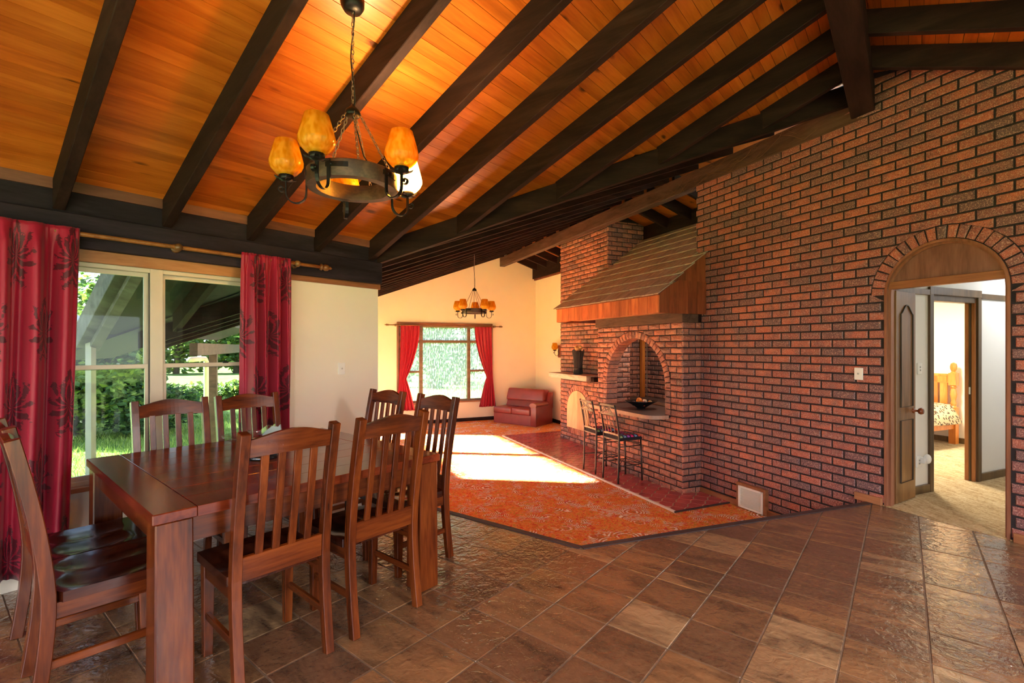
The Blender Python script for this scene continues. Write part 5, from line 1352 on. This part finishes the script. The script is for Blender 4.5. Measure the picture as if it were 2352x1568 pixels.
def chandelier(loc, ztop, a0, lit, label, zhub=.37, slope_n=None):
    r = empty('chandelier', loc); tag(r, label, 'chandelier', 'ring chandeliers')
    MB().lathe([(.185, -.042), (.232, -.042), (.234, -.038), (.234, .040), (.230, .044), (.187, .044), (.185, .040), (.185, -.042)], 48, (0, 0, 0), None, False).obj('ring', M['ringwood'], r, 'l', 'auto')
    for k in range(5):
        a = a0 + 2 * math.pi * k / 5; arm_parts(r, a, .2385, .340, k == lit)
        b = a + .3; ca, sa = math.cos(b), math.sin(b)
        MB().sweep([(.2365 * math.cos(b + t), .2365 * math.sin(b + t), .012) for t in (-.38, -.25, -.12, 0, .1)], [(-.0025, -.012), (.0025, -.012), (.0025, .012), (-.0025, .012)], False, (0, 0, 1)).obj('strap', M['metal'], r, 'l')
        MB().ball((.239 * math.cos(b - .25), .239 * math.sin(b - .25), .012), .006, 8).obj('rivet', M['metal'], r, 'l')
        c = a + math.pi / 5
        links((.038 * math.cos(c), .038 * math.sin(c), zhub - .005), (.21 * math.cos(c), .21 * math.sin(c), .045)).obj('chain', M['bronze'], r, 'l')
    MB().lathe([(.008, .05), (.012, .04), (.036, .018), (.042, .0), (.040, -.012), (.03, -.018), (.008, -.018)], 18, (0, 0, zhub)).obj('hub', M['metal'], r, 'l', True)
    H = ztop - loc[2]
    links((0, 0, zhub + .05), (0, 0, H - .03), .024).obj('main_chain', M['bronze'], r, 'l')
    MB().tube([(.012 * math.sin(8 * t), .010 * math.cos(9 * t), zhub - .02 + (H - zhub) * t) for t in [i / 18 for i in range(19)]], .0035, 6).obj('cord', M['black'], r, 'l', True)
    MB().tube([(.0, .0, zhub - .015), (.03, -.01, .26), (.06, -.005, .14), (.12, .0, .05), (.2, 0, .046)], .0035, 6).obj('cord', M['black'], r, 'l', True)
    MB().lathe([(.006, -.05), (.045, -.045), (.06, -.02), (.062, .02)], 18, (0, 0, H)).obj('ceiling_rose', M['metal'], r, 'l', True)
    return r
xy = (-.86, 2.61); _t_ = AC * xy[0] - AS * xy[1]
chandelier((xy[0], xy[1], 2.40), zb_dl(_t_) + RD - .005, R(44), 0, 'ring chandelier with amber glass shades, one lit, over the dining table')
for (gs, gt, gz, pw_, lab) in ((-1.3, .7, 2.85, 45, 'unseen white dome pendant added as fill light under the ridge at the back of the dining area'), (1.5, 2.6, 2.45, 115, 'unseen white dome pendant added as fill light near the windows at the back of the dining area')):  # unseen pendants added behind the camera for interior fill
    gx = DN(gs, gt, gz); pr_ = empty('fill_pendant', gx); tag(pr_, lab, 'lamp')
    MB().lathe([(.20, -.02), (.19, .05), (.13, .12), (.03, .15), (.025, .15), (.12, .11), (.18, .045), (.19, -.02)], 20, gx, None, False).obj('dome', M['white'], pr_, 'w', True)
    MB().tube([(gx[0], gx[1], gz + .14), (gx[0], gx[1], zb_dr(gt) + RD)], .006, 6).obj('cord', M['black'], pr_, 'w', True)
    MB().lathe([(.06, 0), (.055, -.03), (.01, -.04)], 16, (gx[0], gx[1], zb_dr(gt) + RD)).obj('ceiling_rose', M['white'], pr_, 'w', True)
    ld = bpy.data.lights.new('pendant_fill', 'AREA'); ld.shape = 'DISK'; ld.size = .34; ld.energy = pw_; ld.color = (1, .95, .90)
    lo = bpy.data.objects.new('pendant_fill', ld); COL.objects.link(lo); lo.parent = pr_; lo.location = (0, 0, -.03)
lx = LV(8.69, 3.0); chandelier((lx[0], lx[1], 2.19), zb_ll(3.0) + RD - .0, R(92), -1, 'unlit ring chandelier with amber glass shades hanging in the lounge', .40)
sc0 = empty('wall_sconce', LV(11.1, 6.19, 1.40), math.atan2(-S_, -C_)); tag(sc0, 'amber glass wall sconce on a wooden plaque beside the chimney', 'sconce')
MB().prism([(-.06, -.16), (.06, -.16), (.075, -.11), (.06, -.05), (.075, .0), (.06, .06), (.075, .11), (.06, .16), (-.06, .16), (-.075, .11), (-.06, .06), (-.075, 0), (-.06, -.05), (-.075, -.11)], lambda a, b, k: (k, a, b), 0, .022).obj('plaque', M['cedar_dk'], sc0, 'l')
arm_parts(sc0, 0.0, .03, .15, False, .02)
# ------------------------------------------------------------------ sofa
fl = Vector((-.50, 12.93, CARP)); fr_ = Vector((.60, 12.12, CARP)); dd = (fr_ - fl).normalized()
sf = empty('sofa', tuple((fl + fr_) / 2), math.atan2(dd.y, dd.x)); tag(sf, 'small oxblood leather sofa with one arm in the lounge corner', 'sofa')
SW = (fr_ - fl).length; hw = SW / 2; SD = .80
MB().box(-hw, hw - .17, .02, SD, .0, .27).obj('base', M['leather'], sf, 'l', False, .012, 2)
for a, b in ((-hw + .005, -.085), (-.08, hw - .175)): MB().box(a, b, -.02, .56, .265, .43).obj('seat_cushion', M['leather'], sf, 'l', 'auto', .045, 4)
MB().quad8([(-hw + .03, .50, .41), (hw - .12, .50, .41), (hw - .12, .80, .41), (-hw + .03, .80, .41), (-hw + .05, .58, .62), (hw - .1, .58, .62), (hw - .1, .82, .62), (-hw + .05, .82, .62)]).obj('back_lower', M['leather'], sf, 'l', 'auto', .04, 3)
MB().quad8([(-hw + .03, .50, .58), (hw - .10, .50, .58), (hw - .1, .83, .56), (-hw + .03, .83, .56), (-hw + .06, .58, .90), (hw - .12, .58, .90), (hw - .12, .84, .88), (-hw + .06, .84, .88)]).obj('back_cushion', M['leather'], sf, 'l', 'auto', .06, 4)
MB().box(hw - .17, hw, .0, SD, .0, .52).obj('arm_panel', M['leather'], sf, 'l', 'auto', .02, 2)
MB().sweep([(hw - .075, y, .535) for y in (-.03, .0, .3, .55)], [(.105 * math.cos(t), .062 * math.sin(t)) for t in [2 * math.pi * k / 14 for k in range(14)]], False, (0, 0, 1)).obj('arm_roll', M['leather'], sf, 'l', 'auto')
MB().prism([(.55, .40), (SD + .02, .40), (SD + .04, .84), (.72, .82)], lambda a, b, k: (k, a, b), hw - .11, hw).obj('wing', M['leather'], sf, 'l', 'auto', .015, 2)
o = MB().box(12.515, 12.54, 1.28, 1.72, 1.05, 1.62, LV).obj('wall_hanging', M['red'], None, 'w', False, .004); tag(o, 'red wall hanging on the far lounge wall by the cream corner', 'picture')
# ------------------------------------------------------------------ outside
GZ = -.72
gp = MB(); gp.grid(40, 40, lambda x, y: (-60 + 120 * x, -30 + 110 * y, GZ + .05 * math.sin(9 * x + 5 * y)))
gr = gp.obj('lawn', M['lawn']); tag(gr, 'sunlit green lawn around the house', 'lawn', None, 'stuff')
rnd = random.Random(5); mb = MB()
def blades(n, fn, h0, h1, w):
    for _ in range(n):
        x, y = fn(); a = rnd.uniform(0, 6.28); h = rnd.uniform(h0, h1); lx_, ly_ = rnd.uniform(-.6, .6) * h, rnd.uniform(-.6, .6) * h; c, s = math.cos(a) * w, math.sin(a) * w
        z = GZ + .05 * math.sin(9 * (x + 60) / 120 + 5 * (y + 30) / 110); k = len(mb.v)
        mb.v += [(x - c, y - s, z), (x + c, y + s, z), (x + lx_, y + ly_, z + h)]; mb.f.append([k, k + 1, k + 2])
def reg():
    Y = rnd.uniform(4.8, 16) ; X = Y * rnd.uniform(-.96, -.52); return X, Y
blades(14000, reg, .05, .16, .008)
def reg2():
    u = rnd.uniform(13.2, 24); v = u * rnd.uniform(.16, .42); q = LV(u, v); return q[0], q[1]
blades(9000, reg2, .06, .2, .012)
o = mb.obj('grass', M['grassblade'], None, 'w', False, 0, 1, False); tag(o, 'grass blades standing on the lawn outside the windows', 'grass', None, 'stuff')
def foliage(name, c, rad, n, size, mat, label, cat, trunk=None, seed=1, lumps=14, group=None):
    rn = random.Random(seed); root = empty(name, (c[0], c[1], GZ)); tag(root, label, cat, group)
    cl = []
    for _ in range(lumps):
        while True:
            p = Vector((rn.uniform(-1, 1), rn.uniform(-1, 1), rn.uniform(-1, 1)))
            if p.length < 1: break
        cl.append((Vector((c[0] + p.x * rad[0] * .75, c[1] + p.y * rad[1] * .75, c[2] + p.z * rad[2] * .75)), rn.uniform(.28, .5)))
    mb = MB()
    for i in range(n):
        q, k = cl[i % lumps]; d = Vector((rn.gauss(0, 1), rn.gauss(0, 1), rn.gauss(0, 1))).normalized(); rr = k * rn.uniform(.55, 1.05)
        p = q + Vector((d.x * rad[0] * rr, d.y * rad[1] * rr, d.z * rad[2] * rr)); s = size * rn.uniform(.6, 1.3)
        if p.z < GZ + .02: p.z = GZ + rn.uniform(.02, .3)
        a = Vector((rn.gauss(0, 1), rn.gauss(0, 1), rn.gauss(0, .5))).normalized(); b = a.orthogonal().normalized(); b = (b + d * rn.uniform(-.4, .4)).normalized(); nn = a.cross(b) * s * .12
        j = len(mb.v); mb.v += [tuple(p - a * s * .5), tuple(p - b * s * .3 + nn), tuple(p + a * s * .5), tuple(p + b * s * .3 + nn)]; mb.f += [[j, j + 1, j + 2], [j, j + 2, j + 3]]
    o = mb.obj('foliage', mat, root, 'w', False, 0, 1, False); o['kind'] = 'stuff'
    if trunk:
        h, r = trunk; MB().tube([(c[0], c[1], GZ - .05), (c[0] + .1, c[1], GZ + h * .5), (c[0], c[1] + .1, GZ + h)], r, 8, False, [1.3, 1, .7]).obj('trunk', M['bark'], root, 'w', True)
        for q, k in cl[:6]: MB().tube([(c[0], c[1], GZ + h * .7), tuple((Vector((c[0], c[1], GZ + h)) + q) / 2), tuple(q)], r * .35, 6, False, [1, .7, .3]).obj('branch', M['bark'], root, 'w', True)
    return root
foliage('tree', (-11.2, 12.2, 1.5), (2.1, 1.6, 2.2), 11000, .19, M['leaf'], 'tall leafy tree outside the dining window behind the verandah barge', 'tree', (3.2, .16), 1, 26)
foliage('tree', (-15.5, 15.5, 2.2), (3.0, 3.0, 2.6), 5000, .26, M['leaf'], 'broad tree farther behind the leafy tree by the dining window', 'tree', (3.0, .2), 12, 22)
foliage('shrub', (-9.7, 12.6, .15), (1.5, 1.0, .95), 5600, .15, M['leaf_dk'], 'dense dark green shrub on the lawn below the verandah', 'shrub', None, 2, 20)
foliage('shrub', (-11.6, 11.4, .1), (1.3, 1.0, .9), 3600, .15, M['leaf_dk'], 'dark green shrub next to the grey verandah brace', 'shrub', None, 21, 16)
foliage('shrub', (-10.5, 18.5, -.2), (3.6, 1.2, .6), 3000, .20, M['leaf'], 'low bright green shrub at the edge of the sunlit field', 'shrub', None, 22, 16)
far = [(27, 4.6, 3.2, (2.8, 2.2, 4.0)), (25.5, 6.3, 2.4, (2.0, 1.8, 3.4)), (27, 8.2, 2.0, (1.9, 1.8, 2.9)), (26.5, 10.6, 2.9, (2.2, 2.0, 4.0)), (29, 12.8, 3.4, (2.6, 2.2, 4.4)), (31, 6.2, 4.4, (2.2, 2.4, 4.6))]
ll = ['tall grey green tree beyond the lounge window beside the tied curtain', 'rounded grey green tree in the middle of the lounge window view', 'low tree under the gap of sky beyond the lounge window', 'grey green tree beyond the lounge window on the sofa side', 'large tree beyond the lounge window behind the sofa-side curtain', 'tall tree rising behind the others beyond the lounge window']
for k, (u, v, z, rad) in enumerate(far):
    p = LV(u, v); foliage('tree', (p[0], p[1], z), rad, 4200, .24, M['leaf_dk'], ll[k], 'tree', (z + .6, .2), 30 + k, 22)
p = LV(15.05, -.83); foliage('tree', (p[0], p[1], 4.1), (1.35, 1.35, 2.6), 9000, .26, M['leaf'], 'slender unseen tree added to keep sun out of the lounge window, close to the far corner of the house', 'tree', (3.4, .14), 77, 30)  # unseen tree added to block sun at the far lounge window
foliage('tree', (-9.6, 4.1, 5.0), (2.4, 3.4, 3.2), 12000, .34, M['leaf'], 'big unseen tree added to keep sun out of the dining window, on the lawn at its curtain side', 'tree', (4, .25), 78, 34)  # unseen tree added to block direct sun at the dining window
for k, (x, y, h) in enumerate(((-33, 40, 2.4), (-28.5, 41, 3.0), (-24, 42, 2.6), (-20, 41, 3.2), (-37, 38, 3.0))):
    foliage('tree', (x, y, h - .9), (3.2, 1.6, h), 2200, .5, M['leaf'], ['low', 'rounded', 'wide', 'taller', 'dense'][k] + ' distant tree on the far side of the sunlit field', 'tree', (h, .2), 50 + k, 18, 'distant field trees')
# verandah: dining and lounge roofs carried on outside
vr = empty('verandah', DN(1.18, -6.5, GZ)); tag(vr, 'dark verandah roof with exposed rafters outside the dining window', 'verandah')
slab(lambda s, t: zb_dl(t), [(1.17, -TT - .13), (3.0, -TT - .13), (s_valley(-6.62), -6.62), (1.17, -6.62)], RD, RD + .05, DN).obj('roof_lining', M['soffit'], vr)
slab(lambda u, v: zb_ll(v), [(5.28, .56), (8.4, .56), (9.0, -2.6), (6.9, -2.6)], RD, RD + .05, LV).obj('roof_lining', M['soffit'], vr)
for s_, w in ((1.175, .09), (1.7655, .065), (2.341, .065)):
    te = -6.6 if s_ < 1.5 else (s_ - 3.023) / 2.867 * 4.005 - 4.32
    rafter(lambda a, off, s_=s_: DN(s_ + off, a), (te, -TT - .125), zb_dl, w, vr, 0, M['weather'] if s_ < 1.5 else M['beam'])
o = rafter(lambda a, off: DN(1.105 + off, a), (-6.64, -TT - .125), lambda t: zb_dl(t) + .05, .12, vr, 0, M['weather'], 'barge_board', RD + .06)
for k in range(5):
    u = 5.6 + .56 * k
    rafter(lambda a, off, u=u: LV(u + off, a), (max(-1.7, -1.75 if u > 6.42 else .56 - (u - 5.28) / 1.14 * 2.31), .56), zb_ll, .05, vr, 0, M['beam'])
MB().box(9.7, 20.0, -1.75, -1.63, 1.36, 1.58, LV).obj('eave_beam', M['beam_brown'], vr)
slab(lambda u, v: zb_ll(v), [(8.3, -1.15), (12.6, -1.15), (12.6, -1.75), (8.3, -1.75)], RD, RD + .05, LV).obj('roof_lining', M['soffit'], vr)
pz = Vector(LV(11.7, -1.69, 0))
for uu, mt in ((11.7, M['beam_brown']),):
    MB().box(uu - .07, uu + .07, -1.76, -1.62, GZ - .05, 1.37, LV).obj('post', mt, vr)
pw = DN(1.14, -6.52); bx_, by_ = pw[0], pw[1]
MB().box(bx_ - .03, bx_ + .03, by_ - .03, by_ + .03, GZ - .05, 1.70).obj('corner_post', M['postpaint'], vr)
MB().bar([(bx_, by_, 1.68), (bx_ - .75, by_ + .35, 2.02)], .07, .07, (0, 0, 1)).obj('brace', M['postpaint'], vr)
MB().ball((bx_ + .13, by_ - .02, -.30), .05, 8).tube([(bx_, by_, -.3), (bx_ + .13, by_, -.3)], .015, 6).obj('garden_tap', M['black'], vr)
q = LV(11.2, -1.5); MB().tube([LV(10.6, -1.9, 1.28), LV(12.1, -1.9, 1.26), LV(12.25, -1.9, 1.2), LV(12.25, -1.9, .2), LV(12.25, -1.9, GZ)], .05, 8).obj('downpipe', M['pvc'], vr, 'w', True)

M['creeper'] = plain('dry_creeper', srgb(124, 88, 54), .8)
# dried creeper caught on the lounge ridge beam
rnd = random.Random(9)
cr_ = empty('dried_creeper', LV(4.6, 5.02, 3.9)); tag(cr_, 'thin dried creeper stems trailing over the lounge ridge beam', 'creeper')
for k in range(16):
    u = rnd.uniform(3.6, 5.6); z = rnd.uniform(3.82, 3.98); v = 5.05; pts = []; a = rnd.uniform(-.4, .4)
    for i in range(9):
        pts.append(LV(u, v, z)); u += rnd.uniform(.03, .10) * (1 if k % 2 else -1); a += rnd.uniform(-.5, .5); z = min(3.97, max(3.70, z + .05 * math.sin(a * 3))); v = max(4.92, min(5.065, v + rnd.uniform(-.025, .02)))
    MB().tube(pts, .0018, 4).obj('stem', M['creeper'], cr_)
